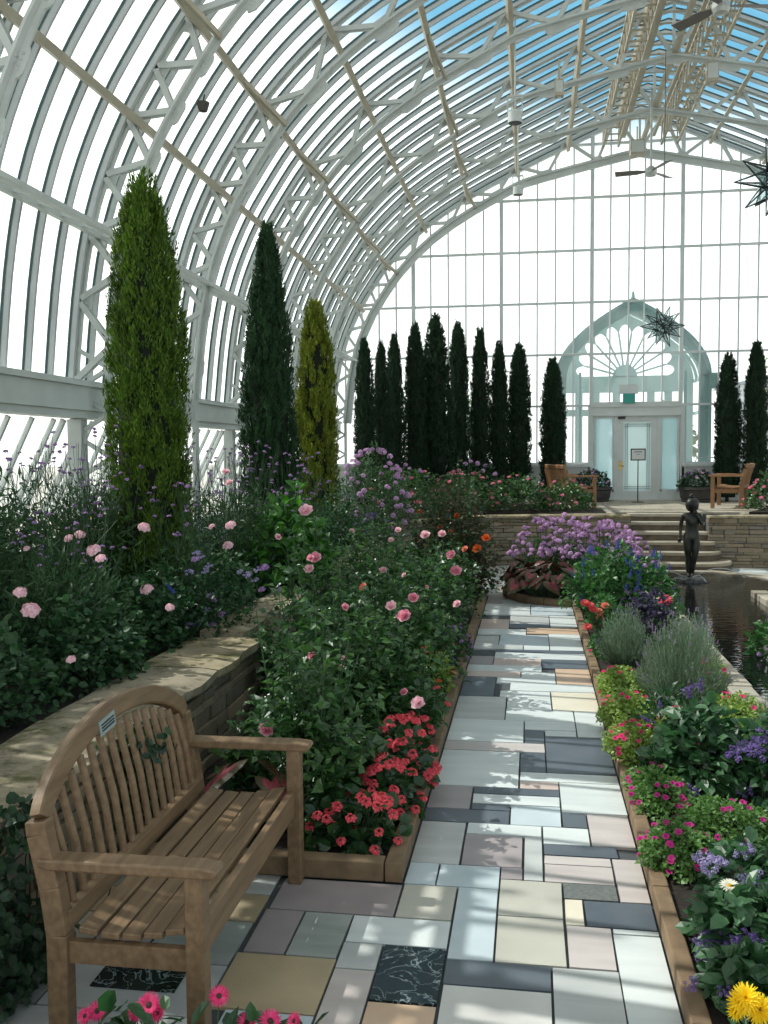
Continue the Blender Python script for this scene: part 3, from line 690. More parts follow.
# ================================================================ FURNITURE AND FITTINGS
def bench(name,label,loc,rz,length=1.32,arched=True,teak=None,group=None,plaque=False,curve=0.0):
    """garden bench, length along x, front towards -y, origin on the ground"""
    teak=teak or TEAK; t=thing(name,label,'bench',loc,rz,group); h=length/2; lx=h-.035
    cy=lambda x: curve*(1-(x/h)**2)                       # a curved bench bows backwards in the middle
    for s in (-1,1):
        mb=MB(); beam(mb,(s*lx,-.285,0),(s*lx,-.285,.64),.07,.075,(0,1,0)); mb.build('leg',teak,t,bevel=.006)
        mb=MB(); prof=[(.275,0),(.275,.40),(.30,.56),(.345,.74),(.350,.785)]
        for (a,b),(c,d) in zip(prof,prof[1:]): beam(mb,(s*lx,a,b),(s*lx,c,d+.004),.062,.085,(0,1,0))
        mb.build('leg',teak,t,bevel=.005)
        mb=MB(); pl=[(-.385,.648),(-.36,.630),(.30,.630),(.34,.64),(.34,.668),(-.30,.672),(-.375,.665)]
        extrude(mb,[(s*lx-.042,y,z) for y,z in pl],(.084,0,0)); mb.build('armrest',teak,t,bevel=.008)
        mb=MB(); beam(mb,(s*lx,-.26,.345),(s*lx,.26,.345),.03,.075); 
        pl=[(-.25,.385),(-.1,.36),(.1,.36),(.25,.40),(.25,.41),(-.25,.41)]; mb.build('side_rail',teak,t)
    mb=MB(); k=8 if curve else 1
    def run(y,z,w,hh,a=-lx,b=lx,tilt=0):
        for i in range(k):
            x0=a+(b-a)*i/k; x1=a+(b-a)*(i+1)/k
            beam(mb,(x0,y+cy(x0),z),(x1,y+cy(x1),z),w,hh,(0,math.sin(tilt),math.cos(tilt)))
    run(-.275,.385,.035,.115,-lx+.03,lx-.03); mb.build('seat_rail',teak,t,bevel=.004)
    mb=MB(); 
    for y,z,ti in ((-.195,.432,.12),(-.108,.415,.04),(-.02,.405,-.02),(.068,.405,-.06),(.158,.415,-.14)): run(y,z,.076,.022,-h+.03,h-.03,ti)
    mb.build('seat',teak,t,bevel=.004)
    bt=lambda z:.275+(z-.42)*.19                         # lean of the back
    mb=MB(); run(.255,.445,.045,.07,-lx,lx); mb.build('back_rail',teak,t,bevel=.004)
    arch=lambda x:(.778+.215*max(0,1-(x/(lx+.002))**2)**.68) if arched else .845
    mb=MB(); N=40; C=[]
    for i in range(N+1):
        u=-math.cos(PI*i/N) if arched else -1+2*i/N; x=u*(lx-.004 if arched else lx); z=arch(x)
        C.append(np.array([x,bt(z)+cy(x),z]))
    C=np.array(C); T=np.gradient(C,axis=0); T/=np.linalg.norm(T,axis=1,keepdims=True); SD=np.array([0,-1.0,.19])/1.018; V=[]
    for c_,t_ in zip(C,T):
        nn=np.cross(t_,SD); nn/=np.linalg.norm(nn); sd=np.cross(nn,t_)
        for a_,b_ in ((-1,-.8),(-.8,-1),(.8,-1),(1,-.8),(1,.8),(.8,1),(-.8,1),(-1,.8)): V.append(c_+nn*a_*.040+sd*b_*.026)
    mb.add(V,np.array([(i*8+j,i*8+(j+1)%8,i*8+8+(j+1)%8,i*8+8+j) for i in range(N) for j in range(8)])); mb.add(V,[tuple(range(8)),tuple(range(N*8,N*8+8))[::-1]])
    mb.build('top_rail',teak,t)
    mb=MB(); nb=15
    for i in range(nb):
        x=-lx+.075+(2*lx-.15)*i/(nb-1); z1=arch(x)-.055
        tube(mb,[(x,.262+cy(x),.46),(x,(bt(z1)+.262)/2+cy(x)-.012,(.46+z1)/2),(x,bt(z1)+cy(x),z1)],[.0165]*3,8)
    mb.build('backrest',teak,t,smooth=True)
    if plaque:
        x=-.13; z=arch(x)-.03; mb=MB(); y=bt(z)-.03
        c=[(-.20,arch(-.20)-.052,),(-.06,arch(-.06)-.052),(-.06,arch(-.06)+.003),(-.20,arch(-.20)+.003)]
        extrude(mb,[(a,bt(b)-.031,b) for a,b in c],(0,.006,0)); p=mb.build('plaque',mat('plaque_metal',(.30,.37,.37),.4,metal=.3),t); p['label']='small pale metal plaque'
        mb=MB()
        for f in (.3,.5,.7):
            a=(-.185,arch(-.185)-.052+.055*f); b=(-.075,arch(-.075)-.052+.055*f); beam(mb,(a[0],bt(a[1])-.033,a[1]),(b[0],bt(b[1])-.033,b[1]),.003,.005,(0,0,1))
        mb.build('plaque_mark',LEAD,p)
    return t
bench('garden_bench','arched back teak bench with plaque against the near stone wall',(-1.59,4.27,0),math.radians(90.3),1.40,True,plaque=True).scale=(1.2,1.03,1.2)
bench('garden_bench','teak bench right of the door with curved slatted back',(4.62,23.24,1.08),math.radians(-106),1.35,False,TEAKD,'benches on the terrace',False,.10).scale=(1.15,1.1,1.15)
bench('garden_bench','teak bench left of the door half hidden by roses',(.96,23.24,1.08),math.radians(106),1.35,False,TEAKD,'benches on the terrace',False,.10).scale=(1.15,1.1,1.15)
# planters
def planter(x,y,z,lab):
    t=thing('planter_bowl',lab,'planter',(x,y,z)); mb=MB()
    lathe(mb,[(.0,0),(.42,0),(.44,.03),(.43,.07),(.46,.10),(.48,.30),(.51,.32),(.51,.39),(.46,.39),(.44,.33),(0,.33)],28); mb.build('planter_body',DARKPOT,t,smooth=False)
    mb=MB(); lathe(mb,[(0,.34),(.44,.34)],20); mb.build('soil',SOIL,t); return t
planter(1.62,25.75,1.08,'dark round planter left of the door'); planter(4.30,25.55,1.08,'dark round planter right of the door')
# sign on a stand
t=thing('sign_stand','thin black stand with framed notice before the door','sign',(2.74,25.3,1.08))
mb=MB(); lathe(mb,[(0,0),(.16,0),(.16,.012),(.02,.025),(0,.025)],20); tube(mb,[(0,0,.02),(0,0,1.1)],.013,8); mb.build('stand',BLACKM,t)
mb=MB(); box(mb,-.19,.19,-.015,.015,1.08,1.39); fr=mb.build('frame',BLACKM,t,bevel=.006)
mb=MB(); box(mb,-.16,.16,-.019,-.014,1.11,1.36); mb.build('notice',mat('paper',(.55,.57,.57),.6),fr)
mb=MB()
for a,b,z in ((-.09,.09,1.315),(-.11,.1,1.295),(-.05,.05,1.24)): box(mb,a,b,-.0205,-.0185,z-.005,z+.005)
mb.build('notice_mark',LEAD,fr)
# statue
st=thing('bronze_statue','slim dark bronze figure standing in the pool','statue',(2.90,17.9,.03),0)
st.scale=(1.12,1.1,1.04)
def skin(name,verts,edges,rad,parent,m,lev=2,root=0):
    me=bpy.data.meshes.new(name); me.from_pydata(verts,edges,[]); me.materials.append(m)
    o=bpy.data.objects.new(name,me); COL.objects.link(o); o.parent=parent
    o.modifiers.new('skin','SKIN').use_smooth_shade=True
    L=me.skin_vertices[0].data
    for i,r in enumerate(rad): L[i].radius=(r,r) if np.isscalar(r) else r
    L[root].use_root=True
    s=o.modifiers.new('sub','SUBSURF'); s.levels=lev; s.render_levels=lev; return o
# height about 1.36 m on a low rock; front towards -y, weight on the figure's right leg
B=[(0,0,.72),(0,.0,.80),(.005,-.005,.88),(.01,-.01,.98),(.01,-.01,1.08),(.01,0,1.15),(.005,-.015,1.20),(.0,-.045,1.26),(-.005,-.05,1.33), # 0-8 pelvis..crown
 (-.065,0,.68),(-.06,-.01,.48),(-.055,.0,.40),(-.045,.02,.25),(-.04,.02,.06),(-.045,-.07,.03),       # 9-14 left px leg
 (.065,0,.68),(.055,-.035,.48),(.045,-.045,.40),(.02,-.01,.25),(.015,.0,.06),(.02,-.09,.03),        # 15-20
 (-.12,0,1.10),(-.150,.01,1.06),(-.168,.02,.93),(-.172,.02,.86),(-.18,-.01,.74),(-.185,-.02,.70),     # 21-26 hanging arm
 (.12,0,1.10),(.145,.0,1.05),(.155,-.03,.94),(.14,-.07,.95),(.085,-.115,1.06),(.05,-.11,1.13)]      # 27-32 bent arm, hand to the chin
Ed=[(0,1),(1,2),(2,3),(3,4),(4,5),(5,6),(6,7),(7,8),(0,9),(9,10),(10,11),(11,12),(12,13),(13,14),(0,15),(15,16),(16,17),(17,18),(18,19),(19,20),(4,21),(21,22),(22,23),(23,24),(24,25),(25,26),(4,27),(27,28),(28,29),(29,30),(30,31),(31,32)]
Rr=[(.135,.10),(.11,.085),(.10,.08),(.12,.09),(.115,.08),(.05,.05),(.045,.045),(.072,.082),(.06,.065),
 .092,.068,.052,.055,.032,.028,.092,.068,.052,.055,.032,.028,.045,.040,.031,.029,.021,.02,.045,.040,.031,.029,.021,.02]
body=skin('body',B,Ed,Rr,st,BRONZE)
mb=MB(); lathe(mb,[(.0,.105),(.06,.095),(.098,.05),(.108,-.01),(.098,-.08),(.06,-.13),(0,-.14)],14,(0,-.01,1.30)); 
lathe(mb,[(0,.045),(.03,.035),(.042,.0),(.03,-.03),(0,-.035)],10,(-.005,.03,1.425)); tube(mb,[(-.03,.03,1.43),(-.01,.0,1.47),(.03,-.01,1.46)],.014,6); mb.build('hair',BRONZE,st,smooth=True)
mb=MB()                                                  # face: nose, brow, lips, ears in relief
lathe(mb,[(0,.07),(.045,.05),(.055,0),(.042,-.05),(0,-.075)],12,(-.002,-.068,1.275)); tube(mb,[(-.002,-.12,1.30),(-.002,-.138,1.27),(-.002,-.125,1.265)],[.008,.013,.01],6)
for s in (-1,1): tube(mb,[(s*.012,-.12,1.297),(s*.04,-.105,1.297)],.008,5); tube(mb,[(s*.06,-.05,1.29),(s*.062,-.045,1.25)],.012,5)
tube(mb,[(-.02,-.118,1.245),(.0,-.124,1.246),(.018,-.118,1.245)],.006,5); mb.build('face',BRONZE,st,smooth=True)
for nm,hand,dirv,base in (('hand',(-.185,-.02,.70),(-.18,-.12,-.97),(1,0,0)),('hand',(.05,-.11,1.13),(-.35,-.05,.93),(.8,-.4,.3))):
    mb=MB(); h=np.array(hand); d=np.array(dirv); d/=np.linalg.norm(d); b=np.array(base,float); b-=d*(b@d); b/=np.linalg.norm(b)
    nn=np.cross(d,b); beam(mb,h-d*.005,h+d*.055,.05,.02,nn)
    for i,L in enumerate((.045,.055,.05,.038)):
        o=h+d*.05+b*(-.019+.0125*i); tube(mb,[o,o+d*L*.55+nn*.004,o+d*L*.85+nn*.014],[.0065,.006,.004],6)
    o=h+d*.01-b*.024; tube(mb,[o,o-b*.018+d*.022,o-b*.02+d*.042+nn*.006],[.008,.007,.005],6)
    mb.build(nm,BRONZE,st,smooth=True)
mb=MB()
for i in range(9):
    a=i*.7; r=.0 if i==0 else .17; x,y=r*math.cos(a),r*math.sin(a); s=random.uniform(.09,.15)
    lathe(mb,[(0,-.02),(s*1.1,-.02),(s,.05*random.uniform(.5,1)),(s*.6,.075*random.uniform(.6,1)),(0,.08 if i==0 else .06)],7,(x,y,0))
mb.build('pedestal',mat('wet_rock',(.02,.02,.02),.3,(.06,.06,.06),14,.4),st)
body_parts=[c for c in st.children if c.name.split('.')[0]!='pedestal']
for c in body_parts: c.location.z=.055
jets=thing('water_jet','thin arcs of water falling around the statue','fountain',(2.86,17.9,.06))
WJ=glassm('jet_water',(.9,.95,.97),.35,.3)
for a,r in ((.15,.95),(3.3,.75),(-1.2,.5)):
    mb=MB(); pts=[(math.cos(a)*r*u,math.sin(a)*r*u,.02+.75*u*(1-u)*r) for u in np.linspace(0,1,14)]; tube(mb,[(x+.08*math.cos(a),y+.08*math.sin(a),z) for x,y,z in pts],.006,5); mb.build('jet',WJ,jets)
# hanging stars
def star(x,y,z,R,lab):
    t=thing('star_lantern',lab,'lantern',(x,y,z),.35); g=(1+5**.5)/2
    ico=norm(np.array([(0,a,b*g) for a in(-1,1) for b in(-1,1)]+[(a,b*g,0) for a in(-1,1) for b in(-1,1)]+[(b*g,0,a) for a in(-1,1) for b in(-1,1)],float))
    fr=MB(); gl=MB(); tips=list(ico)
    F=[(i,j,k) for i in range(12) for j in range(i+1,12) for k in range(j+1,12) if all(np.linalg.norm(ico[a]-ico[b])<1.1 for a,b in ((i,j),(j,k),(i,k)))]
    r0=R*.36
    for f in F:
        c=norm(ico[list(f)].mean(0)); L=R*random.uniform(.86,1.0); tip=c*L; q=[ico[i]*r0 for i in f]
        for k in range(3):
            tube(fr,[q[k],tip],[.014,.006],4,cap=False); tube(fr,[q[k],q[(k+1)%3]],.011,4,cap=False)
            gl.add([q[k],q[(k+1)%3],tip],[(0,1,2)])
    fr.build('star_frame',LEAD,t); gl.build('star_glass',STARGLASS,t)
    mb=MB(); tube(mb,[(0,0,R*.3),(0,0,roof_z(x)-z-1.0)],.006,4); mb.build('cord',LEAD,t)
star(*at(663,326,20.0),.45,'glass star lantern hanging before the door arch'); star(*at(779,180,10.6),.46,'nearer star lantern cut by the right photo edge')
# ceiling fans
def fan(x,y,z,R,rot,lab):
    t=thing('ceiling_fan',lab,'fan',(x,y,z),rot); mb=MB(); lathe(mb,[(0,-.10),(.10,-.09),(.13,-.03),(.13,.05),(.06,.12),(.03,.14),(.025,.14),(.025,10.4-z),(0,10.4-z)],18); mb.build('motor',mat('fan_metal',(.42,.44,.42),.35,metal=.4),t,smooth=False)
    for k in range(3):
        a=2*PI*k/3; mb=MB(); c,s=math.cos(a),math.sin(a); pts=[(.12,-.03),(.3,-.09),(R,-.10),(R,.10),(.3,.08),(.12,.03)]
        extrude(mb,[(u*c-v*s,u*s+v*c,.01+v*.25) for u,v in pts],(0,0,.012)); mb.build('fan_blade',mat('fan_blade',(.14,.13,.115),.5),t)
fan(*at(721,7,14.9),.85,.18,'large ceiling fan at the top edge of the photo'); fan(*at(651,172,22.3),.78,.9,'small distant ceiling fan under the ridge')
# pendant floodlights: a can between two side plates on a rod
def pendant(x,y,z,s,lab):
    t=thing('pendant_light',lab,'lamp',(x,y,z)); mb=MB(); lathe(mb,[(0,.0),(.095*s,0),(.12*s,-.02),(.12*s,.16*s),(.05*s,.19*s),(0,.19*s)],18); mb.build('lamp_can',PAINT,t)
    mb=MB(); lathe(mb,[(0,-.024),(.11*s,-.024),(.11*s,-.018),(0,-.018)],18); mb.build('lamp_lens',BLACKM,t)
    mb=MB()
    for q in (-1,1): box(mb,q*.12*s-.012,q*.12*s+.012,-.03,.03,.1*s,.42*s)
    box(mb,-.12*s,.12*s,-.02,.02,.41*s,.44*s); mb.build('lamp_bracket',PAINT,t)
    mb=MB(); tube(mb,[(0,0,.19*s),(0,0,roof_z(x)-z-.2)],.014,6); mb.build('rod',PAINT,t)
pendant(*at(515,122,17.3),1.05,'larger white pendant lamp can, the nearer of two'); pendant(*at(518,194,22.2),.95,'smaller white pendant lamp just above the end wall arch')
def fixture(x,y,z,w,d,h,name,lab,m=PAINT2):
    t=thing(name,lab,'fixture',(x,y,z)); mb=MB(); box(mb,-w/2,w/2,-d/2,d/2,0,h); mb.build('housing',m,t,bevel=.01)
    mb=MB(); box(mb,-w/2+.02,w/2-.02,-d/2-.006,-d/2,.06,h-.03); lathe(mb,[(0,-.02),(.03,-.02),(.03,0)],10,(0,0,0)); mb.build('front_plate',PAINT,t)
    mb=MB(); tube(mb,[(0,0,h),(0,0,h+.35)],.018,6); mb.build('bracket',PAINT2,t)
fixture(*at(637,156,24.6),.34,.3,.36,'loudspeaker','pale square loudspeaker box hanging at the ridge near end wall')
fixture(*at(712,83,19.05),.22,.2,.36,'junction_box','small cream box fixed right of the ridge')
fixture(*at(559,97,17.1),.16,.16,.28,'junction_box','small cream box fixed left of the ridge')
t=thing('floodlight','small grey floodlight clipped to the second left truss','lamp',tuple(at(203,107,11.1))); mb=MB(); lathe(mb,[(0,-.06),(.05,-.05),(.08,.05),(0,.05)],12); mb.build('lamp_head',DARKPOT,t)
mb=MB(); tube(mb,[(0,0,.04),(.0,0.06,.16)],.012,6); mb.build('bracket',DARKPOT,t)
# ================================================================ PLANTS
ROSELEAF=leafm('rose_leaf',[(.018,.055,.018),(.035,.10,.028),(.075,.165,.04),(.025,.075,.022)],.36,.3,.6)
DARKLEAF=leafm('dark_leaf',[(.012,.04,.016),(.022,.07,.025),(.035,.10,.03)])
GREYLEAF=leafm('grey_leaf',[(.13,.20,.12),(.19,.27,.17),(.25,.33,.22)],.6)
LIMELEAF=leafm('lime_leaf',[(.13,.22,.03),(.22,.33,.06),(.32,.42,.12),(.09,.18,.03)])
MIDLEAF=leafm('mid_leaf',[(.02,.08,.02),(.04,.13,.03),(.07,.19,.045)])
BRIGHT=leafm('bright_leaf',[(.03,.12,.015),(.05,.18,.02),(.09,.24,.04)],.35,.35)
THIN=leafm('verbena_leaf',[(.03,.075,.03),(.05,.11,.045),(.075,.15,.06)],.5)
REDLEAF=leafm('red_leaf',[(.05,.012,.012),(.09,.02,.02),(.03,.03,.015),(.12,.03,.025)])
GERLEAF=leafm('geranium_leaf',[(.015,.05,.018),(.025,.075,.025),(.045,.11,.04)],.55)
IVYLEAF=leafm('ivy_leaf',[(.010,.03,.014),(.018,.05,.022),(.03,.075,.03)],.4)
HELLEAF=leafm('heliotrope_leaf',[(.022,.065,.025),(.04,.11,.042),(.07,.165,.07)],.4,.3,.6)
STEM=mat('green_stem',(.03,.07,.025),.6); WOODSTEM=mat('woody_stem',(.05,.035,.02),.8)
def petalm(name,cols): return leafm(name,cols,.6,.3,.2)
PINK=petalm('pink_petal',[(.62,.22,.32),(.74,.36,.44),(.80,.48,.54)])
PALEPINK=petalm('pale_pink_petal',[(.72,.42,.50),(.80,.55,.60),(.82,.62,.64)])
CORAL=petalm('coral_petal',[(.62,.06,.09),(.72,.10,.13),(.78,.17,.19)])
MAGENTA=petalm('magenta_petal',[(.42,.02,.17),(.54,.04,.25),(.62,.12,.34)])
HOT=petalm('hot_pink_petal',[(.60,.03,.13),(.70,.06,.20),(.74,.12,.26)])
VIOLET=petalm('violet_petal',[(.22,.12,.28),(.32,.20,.40),(.42,.29,.48)])
LILAC=petalm('lilac_petal',[(.46,.25,.48),(.56,.34,.57),(.66,.46,.64)])
PURPLE=petalm('purple_petal',[(.10,.06,.22),(.16,.10,.31),(.23,.16,.40)])
LAVEND=petalm('heliotrope_petal',[(.26,.20,.42),(.36,.30,.53),(.46,.40,.62)])
BLUE=petalm('blue_petal',[(.05,.07,.36),(.09,.12,.50)])
YELLOW=petalm('yellow_petal',[(.78,.52,.01),(.85,.62,.02),(.88,.70,.05)])
WHITEP=petalm('white_petal',[(.72,.70,.58),(.80,.78,.70)])
ORANGE=petalm('orange_petal',[(.70,.16,.05),(.80,.25,.10)])
SALMON=petalm('salmon_petal',[(.75,.28,.20),(.80,.38,.28)])
CENTRE=mat('flower_centre',(.45,.28,.02),.8); DARKC=mat('dark_centre',(.06,.02,.02),.8)
# ---- unit blooms (about 1 unit wide, face up +z)
def petal(mb,ang,r0,L,W,tilt,curl,z0=0,m=0,k=3):
    """strip petal: starts at radius r0, rises with tilt (rad) that changes by curl"""
    c,s=math.cos(ang),math.sin(ang); r=r0; z=z0; V=[]
    for i in range(k+1):
        t=i/k; w=W*math.sin(PI*min(1,.18+.74*t))
        for v,dz in ((-1,.12*w),(0,0),(1,.12*w)): V.append((r*c-v*w*s,r*s+v*w*c,z+dz))
        a=tilt+curl*t; r+=L/k*math.cos(a); z+=L/k*math.sin(a)
    mb.add(V,np.array([(i*3+j,i*3+j+1,i*3+3+j+1,i*3+3+j) for i in range(k) for j in (0,1)]),m)
def m_rose():
    mb=MB()
    for n,r,L,W,t,c,z in ((6,.05,.42,.24,.15,.5,-.06),(6,.05,.38,.24,.5,.5,-.03),(5,.04,.34,.22,.85,.5,0),(5,.03,.30,.18,1.15,.5,.03),(4,.01,.26,.14,1.4,.3,.07)):
        o=random.random()*6
        for i in range(n): petal(mb,o+2*PI*i/n+random.uniform(-.15,.15),r,L*random.uniform(.9,1.1),W,t,c,z)
    return mb
def m_daisy(n=22,rows=2,W=.045,centre=.12):
    mb=MB()
    for rw in range(rows):
        for i in range(n): petal(mb,2*PI*(i+.5*rw)/n+random.uniform(-.05,.05),centre*.7,.5-.1-rw*.1,W,.12+.28*rw,-.25,.02*rw,0,2)
    lathe(mb,[(0,.06),(centre*.6,.05),(centre,.0),(centre*.8,-.03)],10,(0,0,.03),1); return mb
def m_mum():
    mb=MB()
    for n,L,t,c in ((20,.48,.0,-.3),(18,.44,.25,-.3),(16,.38,.5,-.3),(14,.32,.8,-.3),(10,.24,1.1,-.3),(6,.16,1.35,-.2)):
        o=random.random()
        for i in range(n): petal(mb,o+2*PI*i/n+random.uniform(-.08,.08),.03,L,.042,t,c,.03*t,0,2)
    return mb
def floret(mb,p,d,r,n=5,m=0):
    d=np.array(d)/np.linalg.norm(d); a=np.cross(d,(.3,.5,.81)); a/=np.linalg.norm(a); b=np.cross(d,a); o=random.random()*6
    V=[];F=[]
    for i in range(n):
        t=o+2*PI*i/n; e=a*math.cos(t)+b*math.sin(t); f=-a*math.sin(t)+b*math.cos(t); k=len(V)
        V+=[p,p+e*r*.6+f*r*.42+d*r*.12,p+e*r+d*r*.05,p+e*r*.6-f*r*.42+d*r*.12]; F.append((k,k+1,k+2,k+3))
    mb.add(V,np.array(F),m)
def m_cluster(n=30,flat=.6,r=.12,size=.5,pet=5):
    mb=MB()
    for i in range(n):
        t=i*2.39996; u=math.sqrt((i+.5)/n)*1.25; c=math.cos(u); s=math.sin(u); d=np.array([s*math.cos(t),s*math.sin(t),c])
        p=d*np.array([size-r*.5,size-r*.5,size*flat]); p=p+RNG.uniform(-.02,.02,3); floret(mb,p,d+RNG.uniform(-.25,.25,3),r,pet)
        mb.add([(0,0,-size*.5),p*.97,p*.97+np.array([.02,.02,0])],[(0,1,2)],1)
    return mb
def m_begonia():
    mb=MB()
    for i in range(5):
        a=2*PI*i/5+random.uniform(-.3,.3); p=np.array([.26*math.cos(a),.26*math.sin(a),random.uniform(-.08,.14)])
        d=np.array([math.cos(a)*.6,math.sin(a)*.6,.8]); 
        for k in range(3): floret(mb,p+np.array([0,0,.02*k]),d+RNG.uniform(-.25,.25,3),.27-.05*k,4)
        mb.add([p*1.02+d*.05+RNG.uniform(-.02,.02,3) for _ in range(3)],[(0,1,2)],1)
    return mb
def m_petunia():
    mb=MB(); k=10; V=[(0,0,-.35)]
    for rr,z in ((.10,-.12),(.26,.05),(.5,.08)):
        for i in range(k):
            t=2*PI*i/k; r=rr*(1+(.10 if i%2==0 else -.06)*(rr>.4)); V.append((r*math.cos(t),r*math.sin(t),z))
    F=[(1+r*k+i,1+r*k+(i+1)%k,1+(r+1)*k+(i+1)%k,1+(r+1)*k+i) for r in (0,1) for i in range(k)]
    mb.add(V,np.array(F)); mb.add([(.11*math.cos(t),.11*math.sin(t),-.08) for t in np.linspace(0,2*PI,7)[:-1]],[tuple(range(6))],1)
    mb.add([V[0]]+V[1:k+1],[(0,1+i,1+(i+1)%k) for i in range(k)]); return mb
def m_helio(k=7,n=11,r=.055,spread=.36):
    """several small curled cymes making one uneven flat head"""
    mb=MB()
    for j in range(k):
        a=2*PI*j/k+random.uniform(-.4,.4); q=spread*(0 if j==0 else random.uniform(.6,1.1)); c=np.array([q*math.cos(a),q*math.sin(a),random.uniform(-.10,.08)])
        for i in range(n):
            t=i*2.39996; u=math.sqrt((i+.5)/n)*1.3; d=np.array([math.sin(u)*math.cos(t),math.sin(u)*math.sin(t),math.cos(u)]); floret(mb,c+d*.15*np.array([1,1,.7])+RNG.uniform(-.015,.015,3),d+RNG.uniform(-.3,.3,3),r*random.uniform(.8,1.3),5)
        mb.add([(0,0,-.45),c*.95,c*.95+np.array([.02,.02,0])],[(0,1,2)],1)
    return mb
def m_spike(n=26,len_=1.0,w=.16,r=.10):
    mb=MB()
    for i in range(n):
        z=len_*i/n; t=i*2.4; rr=w*(1-.65*z/len_); d=np.array([math.cos(t),math.sin(t),.35]); floret(mb,np.array([rr*math.cos(t),rr*math.sin(t),z]),d,r*(1-.4*z/len_),4)
    tube(mb,[(0,0,-.4),(0,0,len_*.95)],[.03,.01],4,1); return mb
def m_lav():
    mb=MB(); 
    for i in range(14):
        z=.6*i/14; t=i*2.4; d=np.array([math.cos(t),math.sin(t),.5]); floret(mb,np.array([.09*math.cos(t),.09*math.sin(t),z]),d,.10,4)
    for t in (0,2.1,4.2): petal(mb,t,.02,.28,.07,1.1,.2,.6,0,2)
    tube(mb,[(0,0,-.6),(0,0,.6)],[.025,.03],4,1); return mb
BL={}
def bloom(kind,fn,m,centre=STEM,var=3):
    BL[kind]=[fn().mesh(kind+'_bloom',[m,centre]) for _ in range(var)]
bloom('rose',m_rose,PINK); bloom('pale_rose',m_rose,PALEPINK); bloom('orange_rose',m_rose,ORANGE); bloom('salmon_rose',m_rose,SALMON)
bloom('geranium',lambda:m_cluster(26,.55,.17,.5),PALEPINK); bloom('begonia',m_begonia,CORAL,CENTRE)
bloom('gerbera',lambda:m_daisy(24,2,.05,.13),HOT,DARKC); bloom('mum',m_mum,YELLOW); bloom('white_daisy',lambda:m_daisy(18,2,.06,.14),WHITEP,CENTRE)
bloom('verbena',lambda:m_cluster(24,.6,.17,.5),VIOLET); bloom('heliotrope',m_helio,LAVEND); bloom('deep_heliotrope',m_helio,PURPLE)
bloom('petunia',m_petunia,MAGENTA,DARKC); bloom('pink_petunia',m_petunia,HOT,DARKC); bloom('cleome',lambda:m_cluster(38,1.0,.15,.55,4),LILAC)
bloom('salvia',m_spike,BLUE); bloom('purple_spike',m_spike,PURPLE); bloom('lavender',m_lav,VIOLET); bloom('zinnia',lambda:m_daisy(16,3,.07,.1),petalm('rose_pink_petal',[(.58,.10,.20),(.66,.18,.30),(.72,.30,.40)]),CENTRE); bloom('coral_zinnia',lambda:m_daisy(16,3,.07,.1),CORAL,CENTRE)
bloom('yellow_daisy',lambda:m_daisy(14,1,.07,.14),YELLOW,CENTRE)

